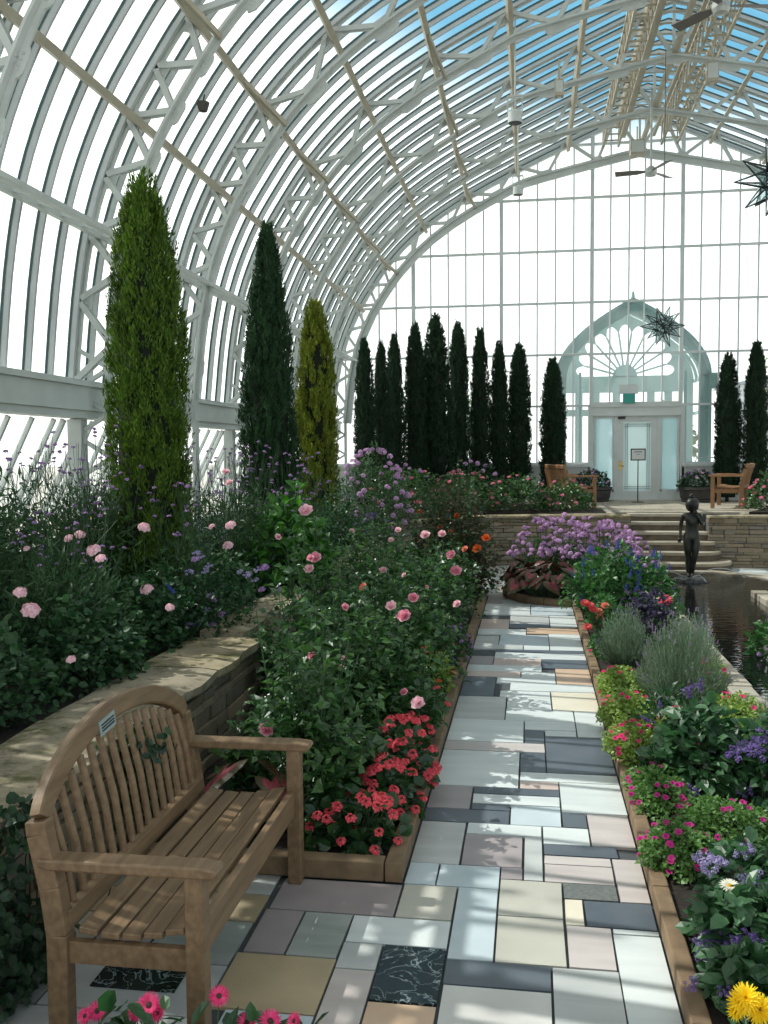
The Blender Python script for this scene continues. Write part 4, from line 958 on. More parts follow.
class Plant:
    def __init__(s,name,label,cat,loc,group=None,leafmat=ROSELEAF,stemmat=STEM):
        s.root=thing(name,label,cat,loc,0,group); s.o=np.array(loc,float); s.mb=MB(); s.lm=leafmat; s.sm=stemmat; s.bl=[]
    def stem(s,p,q,r=.005,bend=.05,n=3,k=4):
        p=np.array(p,float); q=np.array(q,float); b=RNG.normal(size=3)*bend; b[2]=0
        t=np.linspace(0,1,k)[:,None]; pts=p*(1-t)+q*t+b*np.sin(PI*t); tube(s.mb,pts,np.linspace(r,r*.55,k),n,1,cap=False); return pts
    def mound(s,rx,ry,h,n,L,W,z0=.05,inner=.45,up=.25,ns=16,round_=False,hang=.15,jl=.35,c=(0,0)):
        """leafy dome on stems"""
        d=randdir(n,.15); d[:,2]=np.abs(d[:,2]); u=RNG.uniform(inner,1,n)[:,None]**.5
        lump=1+.16*np.sin(d[:,:1]*5.1+c[0]*7+s.o[0]*3)*np.cos(d[:,1:2]*4.3+s.o[1]*2)
        P=d*u*lump*np.array([rx,ry,h])+np.array([c[0],c[1],z0])
        D=norm(d*np.array([1,1,.4])+RNG.normal(size=(n,3))*.55+np.array([0,0,up-.1])); N=norm(d*.7+RNG.normal(size=(n,3))*.45+np.array([0,0,.9]))
        Ls=L*RNG.uniform(1-jl,1+jl,n); leaves(s.mb,P,D,N,Ls,W*Ls/L,0,.2,hang,round_)
        for i in range(ns):
            e=randdir(1,.6)[0]; e[2]=abs(e[2]); q=e*np.array([rx,ry,h])*.9+np.array([c[0],c[1],z0]); s.stem((c[0]+e[0]*rx*.15,c[1]+e[1]*ry*.15,0),q,.004+.003*h,.05)
        return s
    def spray(s,p,q,n,L,W,r=.005,start=.25,round_=False,bend=.06):
        """one leafy stem"""
        pts=s.stem(p,q,r,bend,4,6); t=RNG.uniform(start,1,n); idx=t*(len(pts)-1); i=np.minimum(idx.astype(int),len(pts)-2); f=(idx-i)[:,None]
        P=pts[i]*(1-f)+pts[i+1]*f; D=RNG.normal(size=(n,3)); D[:,2]=D[:,2]*.35+.15; D=norm(D); N=norm(RNG.normal(size=(n,3))*.35+np.array([0,0,1.0]))
        P=P+D*RNG.uniform(.0,.05,n)[:,None]; Ls=L*RNG.uniform(.6,1.3,n); leaves(s.mb,P,D,N,Ls,W*Ls/L,0,.2,.2,round_); return pts[-1]
    def bloom(s,kind,p,size,face=None,stem=None,name=None):
        """p local"""
        p=np.array(p,float); f=np.array(face if face is not None else (RNG.normal()*.4,RNG.normal()*.4-.25,1.0),float)
        q=Vector(f).to_track_quat('Z','Y').to_euler(); q.rotate_axis('Z',random.uniform(0,6.28))
        child(name or (kind+'_bloom'),random.choice(BL[kind]),s.root,p,q,size*random.uniform(.85,1.15))
        if stem is not None: s.stem(stem,p-norm(f)*size*.1,.0035,.03)
    def wbloom(s,kind,w,size,face=None,foot=True):
        p=np.array(w)-s.o; s.bloom(kind,p,size,face,(p[0]*.6,p[1]*.6,max(0.02,p[2]-.45)) if foot else None)
    def done(s):
        s.mb.build('foliage',[s.lm,s.sm],s.root,smooth=False); return s.root
def top(p,rx,ry,h,f=1.0,z0=.05):
    e=randdir(1,.7)[0]; e[2]=abs(e[2]); return e*np.array([rx,ry,h])*f+np.array([0,0,z0])

# ---------------------------------------------------------------- cypresses
CYP={k:leafm('cypress_'+k,c,.6,.25,.2) for k,c in dict(lime=[(.028,.065,.008),(.055,.115,.012),(.125,.195,.022)],dark=[(.012,.035,.014),(.02,.055,.022),(.03,.075,.028)],gold=[(.08,.12,.013),(.13,.17,.018),(.22,.25,.035)],far=[(.010,.026,.014),(.016,.040,.02),(.024,.052,.026)]).items()}
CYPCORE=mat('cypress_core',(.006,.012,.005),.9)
def cyp_mesh(key,R,Hh,tufts,blades,L,W,seed,ex=3.0,pw=.7):
    """column of upright scaly sprays over a dark core"""
    r=np.random.default_rng(seed); mb=MB()
    prof=lambda t:R*(.90+.10*np.clip(t/.3,0,1))*np.maximum(1-np.clip((t-.28)/.73,0,1)**ex,.0)**pw
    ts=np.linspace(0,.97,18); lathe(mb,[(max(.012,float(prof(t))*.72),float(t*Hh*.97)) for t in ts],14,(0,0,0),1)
    t=r.uniform(0,1,tufts)**.95; th=r.uniform(0,2*PI,tufts); rad=prof(t)*r.uniform(.66,1.0,tufts)*(1+.05*np.sin(3*th+t*9)+.04*np.sin(5*th-t*21))
    C=np.stack([rad*np.cos(th),rad*np.sin(th),t*Hh*.955],1); out=np.stack([np.cos(th),np.sin(th),np.zeros(tufts)],1)
    Cb=np.repeat(C,blades,0); Ob=np.repeat(out,blades,0); n=len(Cb); u=r.uniform(0,1,n); tl=np.repeat(r.uniform(.10,.26,tufts)*Hh/4,blades)
    P=Cb+Ob*(u*tl*.12)[:,None]+np.array([0,0,1])*(u*tl)[:,None]+r.normal(size=(n,3))*(.034*R/.4)*np.array([1,1,.5])*(1-u*.75)[:,None]
    D=norm(Ob*.28+np.array([0,0,1.0])+r.normal(size=(n,3))*.30); N=norm(Ob+r.normal(size=(n,3))*.5); S=norm(np.cross(D,N))
    Ls=(L*r.uniform(.6,1.3,n))[:,None]; Wd=W
    V=np.stack([P,P+D*Ls*.45+S*Wd,P+D*Ls,P+D*Ls*.45-S*Wd],1).reshape(-1,3)
    mb.add(V,(np.arange(n)*4)[:,None]+np.arange(4)[None],0)
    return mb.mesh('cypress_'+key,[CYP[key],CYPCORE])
def cypress(mesh,loc,lab,h,trunk=True,group=None,sx=1,sz=1,rz=0):
    t=thing('cypress_tree',lab,'tree',loc,rz,group); child('foliage',mesh,t,(0,0,.12),(0,0,0),(sx,sx,sz))
    mb=MB(); tube(mb,[(0,0,-.05),(0,0,h*.5)],[.05,.02],7); mb.build('trunk',WOODSTEM,t); return t
m1=cyp_mesh('lime',.40,4.35,1150,54,.055,.0075,3,2.9,.62); cypress(m1,(-3.80,9.1,.66),'nearest tall yellow green cypress beside the side windows',4.4)
m2=cyp_mesh('dark',.39,4.75,1000,46,.07,.009,4,1.7,.8); cypress(m2,(-3.60,12.9,.66),'tall dark green cypress, second of the three near ones',4.8)
m3=cyp_mesh('gold',.355,4.05,900,40,.07,.010,5,2.9,.65); cypress(m3,(-3.62,15.9,.80),'golden yellow cypress beside the tall dark green one',4.0)
FM=[cyp_mesh('far',.30,4.0,900,16,.09,.014,10+i,2.9,.72) for i in range(3)]
for i,(px,ytop,w,Y,lab) in enumerate(((362,342,19,21.3,'dark slim cypress at the left end of the far row'),(379,344,15,22.0,'second cypress from the left end of the far row'),(392,336,17,22.8,'third cypress from the left end of the far row'),
  (413,327,21,23.2,'fourth far cypress, pressed against the widest one'),(433,317,27,23.6,'widest and tallest cypress of the far row'),(456,324,20,24.6,'far cypress just right of the widest one'),(478,331,17,24.9,'slender far cypress fourth left of the doorway'),
  (497,344,17,25.1,'slender far cypress third left of the doorway'),(519,346,21,25.3,'far cypress second left of the doorway'),(553,361,22,25.5,'short far cypress nearest the doorway on its left'),(729,356,21,25.6,'dark cypress behind the right terrace bench'),(757,344,20,25.4,'rightmost dark cypress by the end glazing'))):
    p=at(px,ytop,Y); z0=1.08 if px>500 else 1.1; hh=p[2]-z0; wd=w/F_PX*Y/2
    cypress(FM[i%3],(p[0]+(.05 if px<500 else 0),Y,z0),lab,hh,True,'cypresses along the end wall',wd/.30*1.12,hh/4.1,i*1.3)

# ---------------------------------------------------------------- rose bed left of the path
def rose_bush(loc,rx,ry,h,n,lab,blooms,name='rose_bush',kind='rose',tall=(),lm=ROSELEAF,size=.085):
    p=Plant(name,lab,'rose bush',loc,'rose bushes beside the path',lm,STEM)
    for i in range(int(n/45)):
        e=randdir(1,.75)[0]; e[2]=abs(e[2])+.25; q=e*np.array([rx,ry,h*random.uniform(.7,1.0)]); p.spray((e[0]*.1,e[1]*.1,0),q,38,.082,.029,.006,.2,False,.08)
    p.mound(rx*.95,ry*.95,h*.9,int(n*.50),.075,.028,.05,.25,.2,0)
    for (x,y,z) in tall: p.spray((x*.4,y*.4,h*.3),(x,y,z),34,.085,.032,.006,.1)
    for b in blooms:
        px,py,Y=b[:3]; k=b[3] if len(b)>3 else kind; s=b[4] if len(b)>4 else size
        p.wbloom(k,at(px,py,Y),s,(RNG.normal()*.35,-.75,.75))
    return p.done()
rose_bush((-1.45,5.95,.07),.55,.55,1.05,1500,'dark leafed rose bush behind the near arm of the bench, one low bloom',[(266,730,5.55,'rose',.105),(312,656,6.1,'rose',.07)],tall=((-.25,.3,1.45),(.1,.2,1.3),(-.35,.1,1.3)))
rose_bush((-1.50,7.0,.07),.62,.60,1.15,1700,'bushy rose between bench and tallest rose, buds on top',[(343,658,6.4,'pale_rose',.05),(345,607,6.6,'rose',.06),(310,558,7.0,'rose',.07),(341,668,6.5,'rose',.06)],tall=((-.3,.1,1.5),(.2,.1,1.4)))
rose_bush((-1.20,7.5,.07),.50,.55,1.05,1700,'rose bush in front with three large pink blooms by the path',[(404,616,7.2,'rose',.115),(391,606,7.25,'pale_rose',.10),(413,598,7.4,'rose',.10),(404,692,6.8,'rose',.08),(418,703,6.6,'pale_rose',.12)])
rose_bush((-1.95,8.4,.07),.60,.65,1.45,1700,'tall rose with a pale bloom at its top against the wall',[(306,511,8.3,'pale_rose',.15),(315,558,8.0,'rose',.13),(309,569,8.0,'pale_rose',.11),(278,537,8.2,'pale_rose',.08),(363,587,8.1,'salmon_rose',.09)],tall=((.0,.1,1.75),(.35,0,1.5),(-.2,.2,1.55)))
rose_bush((-1.25,9.2,.07),.58,.75,1.10,1700,'rose bush with one pale bloom low over the path edge',[(457,604,9.0,'pale_rose',.09),(427,587,9.1,'rose',.05),(404,575,9.3,'pale_rose',.07),(398,530,9.4,'pale_rose',.07)])
rose_bush((-1.20,11.0,.07),.55,.85,1.2,1500,'rose bush carrying two stacked pink blooms at its far end',[(451,555,10.6,'rose',.14),(456,571,10.4,'rose',.15),(425,535,10.9,'pale_rose',.13),(391,540,10.7,'pale_rose',.08)])
rose_bush((-1.95,11.2,.07),.6,.9,1.45,1400,'leafy rose against the low wall without open blooms',[(383,570,10.8,'pale_rose',.10)])
rose_bush((-2.0,13.4,.07),.6,.9,1.3,1200,'low rose further down the wall with pale buds',[(352,531,13.0,'pale_rose',.10)])
rose_bush((-1.20,13.2,.07),.55,.8,1.0,1300,'rose bush under the orange roses with pale flat bloom',[(442,534,13,'pale_rose',.16),(465,549,13.2,'salmon_rose',.10)],size=.12)
rose_bush((-1.30,15.6,.07),.85,.9,1.85,4200,'tall rose with orange blooms and reddish shoots',[(486,538,15,'orange_rose',.15),(477,549,15,'orange_rose',.17),(457,516,15.4,'orange_rose',.15),(440,527,15.4,'orange_rose',.10),(451,531,15.3,'salmon_rose',.10),(420,512,15.6,'orange_rose',.10)],lm=leafm('rose_red_leaf',[(.02,.06,.02),(.035,.08,.025),(.10,.05,.03),(.03,.07,.03)]),tall=((.1,.1,1.9),(-.3,0,1.9),(.4,.2,1.7)))
# begonias along the edging
def begonia(loc,r,h,n,blooms,lab,kind='begonia',size=.075):
    p=Plant('begonia',lab,'begonia',loc,'coral begonias edging the rose bed',leafm('begonia_leaf',[(.018,.05,.018),(.03,.08,.025),(.05,.10,.03)],.3) if 'begonia_leaf' not in MATS else MATS['begonia_leaf'])
    p.mound(r,r,h,n,.085,.042,.02,.3,.1,10,True)
    for i in range(blooms):
        q=top(p,r*1.02,r*1.02,h*1.05); q[0]+=.04; p.bloom(kind,q,size,(q[0]*1.5+.1,q[1]*1.2-.5,.9),(q[0]*.3,q[1]*.3,.05))
    return p.done()
begonia((-1.02,5.47,.07),.24,.27,150,24,'coral begonia in the front corner of the rose bed')
begonia((-1.22,5.42,.07),.15,.22,80,7,'small coral begonia beside the bench leg')
begonia((-.93,5.95,.07),.21,.33,110,30,'coral begonia second along the path edging')
begonia((-1.15,6.05,.07),.20,.38,90,6,'sparse coral begonia shaded behind the edging ones')
begonia((-.93,6.5,.07),.25,.42,120,40,'dense coral begonia with the deepest red heap of flowers')
begonia((-.95,7.1,.07),.20,.30,110,14,'coral begonia under the pale rose beside the path')
begonia((-.92,8.3,.07),.16,.24,80,5,'small coral begonia halfway along the rose bed')
begonia((-.92,10.0,.07),.16,.24,80,4,'small coral begonia far along the path edging')
p=Plant('yellow_lantana','low yellow leaved plant with orange flowers over the path edge','flowering plant',(-.98,9.0,.07),None,LIMELEAF); p.mound(.25,.35,.42,220,.07,.024)
for i in range(7): q=top(p,.25,.33,.42); p.bloom('orange_rose' if i%2 else 'salmon_rose',q,.09)
p.done()
p=Plant('ageratum','low violet flowered plant spilling over the path edge','flowering plant',(-.85,10.6,.07),None,DARKLEAF); p.mound(.2,.5,.32,260,.05,.02)
for i in range(26): q=top(p,.2,.5,.34); p.bloom('verbena',q,.06)
p.done()
def caladium(loc,lab,n,R,hgt,red=(.30,.02,.04),grn=(.03,.06,.015),size=.22):
    cm=mat('caladium_red',(.12,.018,.025),.4,(.26,.05,.06),9) if 'caladium_red' not in MATS else MATS['caladium_red']; ce=mat('caladium_edge',(.03,.05,.015),.45,(.09,.045,.025),9) if 'caladium_edge' not in MATS else MATS['caladium_edge']
    t=thing('caladium',lab,'caladium',loc)
    for i in range(n):
        a=random.uniform(0,2*PI); r=R*math.sqrt(random.random()); z=hgt*(1.05-.65*(r/R)**2)*random.uniform(.75,1.05); s=size*random.uniform(.75,1.2)
        mb=MB(); out=[(0,.0),(.18,.28),(.42,.34),(.48,.12),(.42,-.18),(.24,-.5),(0,-.85),(-.24,-.5),(-.42,-.18),(-.48,.12),(-.42,.34),(-.18,.28)]
        V=[(0,-.12,.05)]+[(x*.62,y*.62-.05,.035-abs(x)*.05) for x,y in out]+[(x,y,-.10*abs(y)-abs(x)*.12+.03) for x,y in out]; k=12
        mb.add(V,[(0,1+j,1+(j+1)%k) for j in range(k)],0); mb.add(V,[(1+j,1+k+j,1+k+(j+1)%k,1+(j+1)%k) for j in range(k)],1)
        lf=mb.build('leaf',[cm,ce],t,(r*math.cos(a),r*math.sin(a),z)); lf.scale=(s,s,s); lf.rotation_euler=Euler((random.uniform(.1,.75)+.35*r/R,random.uniform(-.45,.45),a+PI/2+random.uniform(-.7,.7)))
    mb=MB()
    for c in [c for c in t.children]: tube(mb,[(c.location.x*.3,c.location.y*.3,0),(c.location.x*.8,c.location.y*.8,c.location.z*.7),tuple(c.location)],.006,4)
    mb.build('stalk',STEM,t); return t
caladium((-1.75,5.65,.07),'red leaved caladium behind the far bench arm',14,.35,.42,size=.24)
caladium((.25,15.45,.07),'red and pink caladium at the tip of the round bed',52,.62,.60,size=.25)
caladium((-.18,16.0,.07),'pale pink caladium at the left rim of the round bed',18,.22,.55,size=.21)
# cleome in the round bed
def cleome(loc,rx,ry,h,n,blooms,lab,size=.09,grp='lilac spider flowers'):
    p=Plant('cleome',lab,'spider flower',loc,grp,MIDLEAF); p.mound(rx*.9,ry*.9,h*.72,n,.08,.017,.05,.2,.3,10)
    for i in range(blooms):
        q=top(p,rx,ry,h*.95,1.0); q[2]=max(q[2],h*.5)+random.uniform(0,.12)*h; p.bloom('cleome',q,size,None,(q[0]*.7,q[1]*.7,h*.25))
    return p.done()
cleome((.62,16.1,.07),.5,.5,1.16,900,90,'spider flowers between the left and middle mounds',.085)
cleome((1.38,16.5,.07),.5,.5,1.06,800,90,'spider flowers between the middle and right mounds',.085)
cleome((.25,16.4,.07),.62,.55,1.12,900,96,'left mound of lilac spider flowers above the caladiums')
cleome((1.05,16.4,.07),.68,.6,1.10,900,98,'middle mound of lilac spider flowers in the round bed')
cleome((1.62,16.0,.07),.45,.55,.90,600,60,'right mound of lilac spider flowers near the steps')
# big green salvia with blue spikes
def salvia(loc,rx,ry,h,n,sp,lab,kind='salvia',lm=MIDLEAF,L=.09,W=.030,ss=.115,name='salvia',cat='flowering plant',grp=None):
    p=Plant(name,lab,cat,loc,grp,lm); p.mound(rx,ry,h,n,L,W,.04,.3,.25,14)
    for i in range(sp): q=top(p,rx,ry,h); p.bloom(kind,q,ss,(q[0]*.5+RNG.normal()*.2,q[1]*.3-.1,1),(q[0]*.6,q[1]*.6,q[2]*.5))
    return p.done()
salvia((1.15,14.3,.07),.62,.75,.88,1900,34,'broad leafy salvia with blue spikes before the spider flowers')
salvia((1.75,14.2,.07),.35,.6,.78,700,20,'small salvia with tall blue spikes at the pool edge')
salvia((1.42,11.9,.07),.34,.45,.62,600,0,'dark purple leaved plant before the leafy salvia',lm=leafm('purple_leaf',[(.03,.02,.05),(.05,.035,.09),(.03,.05,.03)]),name='heliotrope')
p=[o for o in bpy.data.objects if o.name.startswith('heliotrope') and o.parent is None][-1]
# red zinnias at the path edge
p=Plant('zinnia','low plant with red and coral flowers by the path','flowering plant',(.98,12.7,.07),None,MIDLEAF); p.mound(.22,.6,.38,420,.08,.024)
for px,py,k in ((585,603,'coral_zinnia'),(590,605,'coral_zinnia'),(593,609,'coral_zinnia'),(599,612,'salmon_rose'),(588,627,'coral_zinnia'),(605,606,'salmon_rose'),(600,618,'salmon_rose'),(604,625,'coral_zinnia')): p.wbloom(k,at(px,py,12.4),.13,(0,-.6,.8))
p.done()
p=Plant('zinnia','single tall red zinnia near the purple plant','flowering plant',(1.75,12.4,.07),None,MIDLEAF); p.mound(.18,.3,.45,200,.07,.022); p.wbloom('coral_zinnia',at(665,601,12.3),.20,(-.3,-.6,.7)); p.done()
# lavenders
def lavender(loc,r,h,n,sp,lab):
    p=Plant('lavender',lab,'lavender',loc,'grey green lavenders',GREYLEAF,GREYLEAF)
    k=int(n/9.5)
    for i in range(k):
        e=randdir(1,1.0)[0]; e[2]=abs(e[2]); q=e*np.array([r,r*1.1,h]); q[2]=max(q[2],h*.35)*random.uniform(.75,1.05); a=np.array([e[0]*r*.4,e[1]*r*.4,0]); pts=p.stem(a,q,.003,.03,3,4)
        t=RNG.uniform(.05,1,16)[:,None]; P=a*(1-t)+q*t+RNG.normal(size=(16,3))*.012; D=norm((q-a)+RNG.normal(size=(16,3))*.35*np.linalg.norm(q-a)); leaves(p.mb,P,D,norm(RNG.normal(size=(16,3))),.042*RNG.uniform(.6,1.3,16),.0032,0,.2,0)
        if i<sp: p.bloom('lavender',q+np.array([0,0,.03]),.045,norm(q-a)+np.array([0,0,.5]))
    return p.done()
lavender((1.36,8.9,.07),.42,.85,5600,60,'large grey green lavender in the middle of the right bed')
lavender((1.02,10.6,.07),.30,.66,3200,25,'smaller lavender behind the large one by the path')
lavender((1.78,7.0,.07),.24,.72,1800,30,'thin lavender at the right photo edge by the coping')
lavender((1.70,10.4,.07),.30,.62,2200,30,'lavender leaning toward the pool coping')
# petunias
def petunia(loc,rx,ry,h,n,bl,lab,kind='petunia',lm=MIDLEAF,size=.05,grp='petunias of the right bed'):
    p=Plant('petunia',lab,'petunia',loc,grp,lm); size*=.78; bl=int(bl*(.62 if kind=='pink_petunia' else 1)); p.mound(rx,ry,h*1.05,int(n*1.9),.034,.014,.02,.3,.2,8)
    for i in range(bl): q=top(p,rx*1.02,ry*1.02,h*1.03,1,.03); p.bloom(kind,q,size,(q[0]*1.2,q[1]*.8-.4,.8))
    return p.done()
PETL=leafm('petunia_leaf',[(.06,.15,.03),(.10,.21,.05),(.15,.27,.08)])
petunia((.83,5.45,.07),.22,.28,.17,900,30,'magenta petunia spilling over the edging, nearest the camera',lm=PETL)
petunia((1.15,5.85,.07),.30,.30,.18,900,24,'magenta petunia behind the nearest heliotrope',lm=PETL)
petunia((.85,6.45,.07),.21,.45,.15,1000,34,'magenta petunia along a bare stretch of edging',lm=PETL)
petunia((1.62,5.6,.07),.30,.45,.17,700,20,'shaded magenta petunia toward the pool side',lm=PETL)
petunia((.84,7.35,.07),.26,.42,.22,1200,60,'hot pink petunia heaped beside the big slate slab','pink_petunia',LIMELEAF,.055)
petunia((.85,8.3,.07),.26,.5,.20,1300,34,'lime leaved petunia with scattered pink flowers','pink_petunia',LIMELEAF,.055)
petunia((.87,9.3,.07),.24,.5,.20,1000,18,'lime leaved petunia beside the large lavender','pink_petunia',LIMELEAF,.055)
petunia((1.72,8.2,.07),.28,.65,.22,1200,46,'pink petunia against the pool coping','pink_petunia',LIMELEAF,.055)
petunia((1.25,7.9,.07),.24,.4,.20,700,14,'pink petunia below the large lavender','pink_petunia',LIMELEAF,.055)
petunia((.84,11.2,.07),.16,.6,.18,600,22,'pink petunia beyond the smaller lavender','pink_petunia',MIDLEAF,.06)
petunia((1.78,9.9,.07),.18,.5,.2,500,18,'pink petunia at the far end of the coping row','pink_petunia',LIMELEAF,.06)
# heliotropes and others in front right
def heliotrope(loc,r,h,n,bl,lab,kind='heliotrope',size=.10,L=.085,W=.030):
    n=int(n*1.9); size*=1.12
    p=Plant('heliotrope',lab,'heliotrope',loc,'violet heliotropes in the right bed',HELLEAF); p.mound(r,r,h,n,L,W,.03,.3,.2,12,True,.22)
    for b in bl: p.wbloom(kind,at(*b),size,(RNG.normal()*.25,-.5,.9))
    return p.done()
heliotrope((1.18,6.75,.07),.34,.52,420,[(690,792,6.35),(722,765,6.6),(742,790,6.4)],'bushy heliotrope with large leaves in mid bed','deep_heliotrope',.11,.10,.036)
p=Plant('purple_salvia','deep purple flower spikes leaning beside the bushy heliotrope','flowering plant',(1.05,7.5,.07),None,DARKLEAF); p.mound(.2,.25,.45,240,.07,.024)
for px,py in ((655,725),(661,735),(666,745),(672,750),(668,760),(660,715),(676,742),(683,692),(700,690),(690,697),(712,760)): p.wbloom('purple_spike',at(px,py,7.4),.14,(RNG.normal()*.5,-.4,.8))
p.done()
heliotrope((1.62,6.5,.07),.26,.56,240,[(752,742,6.2),(738,752,6.2),(757,752,6.3),(764,738,6.4)],'heliotrope with deep violet heads at the right photo edge','deep_heliotrope',.13)
heliotrope((1.12,4.95,.07),.24,.30,170,[(716,862,4.85),(705,870,4.8),(722,865,4.95),(703,858,5.0)],'heliotrope with a broad pale violet head beside the petunias','heliotrope',.095)
heliotrope((1.38,5.0,.07),.22,.32,170,[(749,849,5.0),(743,852,4.95),(757,877,4.75),(749,882,4.7),(741,885,4.7)],'heliotrope at the right edge with rounded pale heads','heliotrope',.085)
heliotrope((.97,4.45,.07),.24,.28,190,[(703,940,4.3),(710,937,4.3),(718,933,4.35),(724,941,4.3),(702,957,4.25)],'heliotrope nearest the bare edging with small violet heads','deep_heliotrope',.075)
heliotrope((1.22,4.30,.07),.22,.28,170,[(738,940,4.2),(746,938,4.2),(757,940,4.2),(734,946,4.2),(759,965,4.1),(755,968,4.1)],'heliotrope behind the yellow chrysanthemums','deep_heliotrope',.07)
heliotrope((.93,4.05,.07),.18,.22,130,[(694,980,4.0),(725,991,3.9),(690,986,4.0)],'small heliotrope in the bottom right corner','deep_heliotrope',.05)
p=Plant('chrysanthemum','bright yellow chrysanthemums in the bottom right corner','flowering plant',(1.0,3.78,.07),None,HELLEAF); p.mound(.16,.16,.17,110,.07,.026,.02,.3,.2,6)
for px,py,s in ((746,998,.125),(740,1003,.10),(760,1010,.12),(735,1012,.075)): p.wbloom('mum',at(px,py,3.6),s,(RNG.normal()*.2,-.75,.7))
p.done()
p=Plant('white_daisy','single white daisy among the violet heads','flowering plant',(1.14,4.62,.07),None,HELLEAF); p.mound(.12,.12,.25,60,.10,.04,.02,.3,.2,4); p.wbloom('white_daisy',at(730,886,4.6),.10,(0,-.25,1)); p.done()
# gerberas at the bottom left
for i,(x,pts,lab) in enumerate(((-1.42,((97,1011),(85,1016)),'gerbera with paired pink flowers, left of the bench leg'),(-1.24,((149,1005),(137,1012),(158,1013)),'gerbera with the largest pink flower below the bench'),(-.98,((219,996),(247,1022)),'gerbera with one pink flower leaning on the bench leg'),(-.80,((270,1021),(294,1021)),'gerbera with two flowers cut by the bottom photo edge'))):
    p=Plant('gerbera',lab,'gerbera',(x,3.06,.07),'pink gerberas in the front bed',DARKLEAF); p.mound(.17,.12,.34,80,.085,.03,.03,.3,.3,6,True)
    for j,(px,py) in enumerate(pts): p.wbloom('gerbera',at(px,py,3.12),.085 if j==0 else .07,(RNG.normal()*.5,-.8,.7))
    p.done()
# ---------------------------------------------------------------- upper left bed
def verbena(loc,r,h,stems,lab,lm=THIN,heads=60,size=.05):
    p=Plant('verbena',lab,'verbena',loc,'tall purple verbenas in the raised bed',lm); k=0
    for i in range(stems):
        e=randdir(1,1.4)[0]; q=np.array([e[0]*r*1.25,e[1]*r*1.25,h*random.uniform(.55,1.0)]); a=np.array([e[0]*r*.5,e[1]*r*.5,0])
        pts=p.stem(a,q,.0045,.06,3,5); n=26; t=RNG.uniform(0,.8,n)[:,None]; P=a*(1-t)+q*t; D=norm(RNG.normal(size=(n,3))*np.array([1,1,.5])+np.array([0,0,.35])); leaves(p.mb,P,D,norm(RNG.normal(size=(n,3))+np.array([0,0,1])),.11*RNG.uniform(.5,1.3,n)*(1.2-t[:,0]),.008,0,.2,.25)
        for j in range(random.choice((2,3))):
            f=q+np.array([RNG.normal()*.07,RNG.normal()*.07,random.uniform(-.06,.10)]); tube(p.mb,[pts[-2],f],.0025,3,1,cap=False)
            if k<heads: p.bloom('verbena',f,size,(RNG.normal()*.3,RNG.normal()*.3,1)); k+=1
    p.mound(r*1.2,r*1.2,h*.74,int(stems*75),.11,.010,.02,.1,.4,0)
    return p.done()
verbena((-4.55,8.3,.68),.55,1.95,46,'tall purple verbena at the left photo edge')
verbena((-3.75,7.1,.68),.45,1.20,36,'shorter purple verbena in front of the window beam',heads=36,size=.045)
verbena((-4.15,8.7,.68),.40,1.85,34,'purple verbena just left of the nearest cypress',heads=50)
verbena((-3.30,8.75,.68),.30,1.45,14,'few purple verbena stems in front of the nearest cypress',heads=22)
verbena((-3.55,10.9,.68),.50,1.80,48,'purple verbena between the first two cypresses')
verbena((-3.05,11.6,.68),.45,1.65,44,'purple verbena in front of the second cypress')
verbena((-4.5,11.5,.68),.5,1.85,34,'purple verbena by the side vents behind the cypress',heads=40)
def geranium(loc,rx,ry,h,n,bl,lab,kind='geranium',size=.11):
    p=Plant('geranium',lab,'geranium',loc,'pink geraniums above the stone wall',GERLEAF); p.mound(rx,ry,h,int(n*1.9),.055,.026,.03,.3,.15,14,True)
    for b in bl:
        p.wbloom(b[3] if len(b)>3 else kind,at(*b[:3]),b[4] if len(b)>4 else size,(RNG.normal()*.2,-.55,.9))
    return p.done()
geranium((-3.55,5.6,.68),.50,.6,.62,700,[(31,611,6.0,'geranium',.135),(20,593,6.1,'geranium',.10),(71,660,5.6,'geranium',.085)],'pink geranium at the left photo edge over the wall')
geranium((-3.30,6.7,.68),.40,.6,.60,700,[(94,551,7.0,'geranium',.12),(101,559,6.9,'geranium',.10),(80,535,7.2,'geranium',.10),(69,539,7.2,'geranium',.085)],'pink geranium with four heads close together')
geranium((-3.35,7.8,.68),.42,.55,.72,700,[(147,590,7.6,'geranium',.125),(170,608,7.5,'geranium',.085),(174,592,7.7,'salvia',.10),(144,528,8.1,'geranium',.12),(112,620,7.4,'yellow_daisy',.06)],'pink geranium in front of the nearest cypress')
geranium((-3.25,9.6,.68),.36,.6,.68,600,[(228,546,9.3,'geranium',.145),(212,527,9.7,'geranium',.10),(231,526,9.6,'geranium',.12),(226,472,9.9,'pale_rose',.12),(229,483,9.8,'pale_rose',.10)],'pink geranium behind the tall rose')
geranium((-4.5,6.3,.68),.6,.7,.85,900,[(27,549,7.0,'geranium',.07)],'dark leafy geranium deep in the raised bed')
p=Plant('ageratum','mound of dusty violet flowers at the bend of the wall','flowering plant',(-3.02,8.55,.68),None,DARKLEAF); p.mound(.36,.55,.55,700,.06,.022)
for px,py in ((197,553),(201,557),(209,566),(205,571),(190,572),(195,560),(215,600),(206,610),(200,622),(212,625),(222,615),(190,625),(248,575),(258,570),(265,568),(255,580),(281,590),(262,590),(210,595),(240,572)): p.wbloom('heliotrope' if RNG.random()<.7 else 'verbena',at(px,py,8.4),.085,(0,-.5,.9))
p.done()
p=Plant('hosta','bright green large leaved plant behind the roses','leafy plant',(-2.95,11.3,.68),None,BRIGHT); p.mound(.5,.7,1.25,620,.14,.045,.05,.35,.1,20,True,.3); p.done()
p=Plant('ivy','dark ivy creeping down the wall behind the bench','ivy',(-2.25,4.0,0),None,IVYLEAF,WOODSTEM)
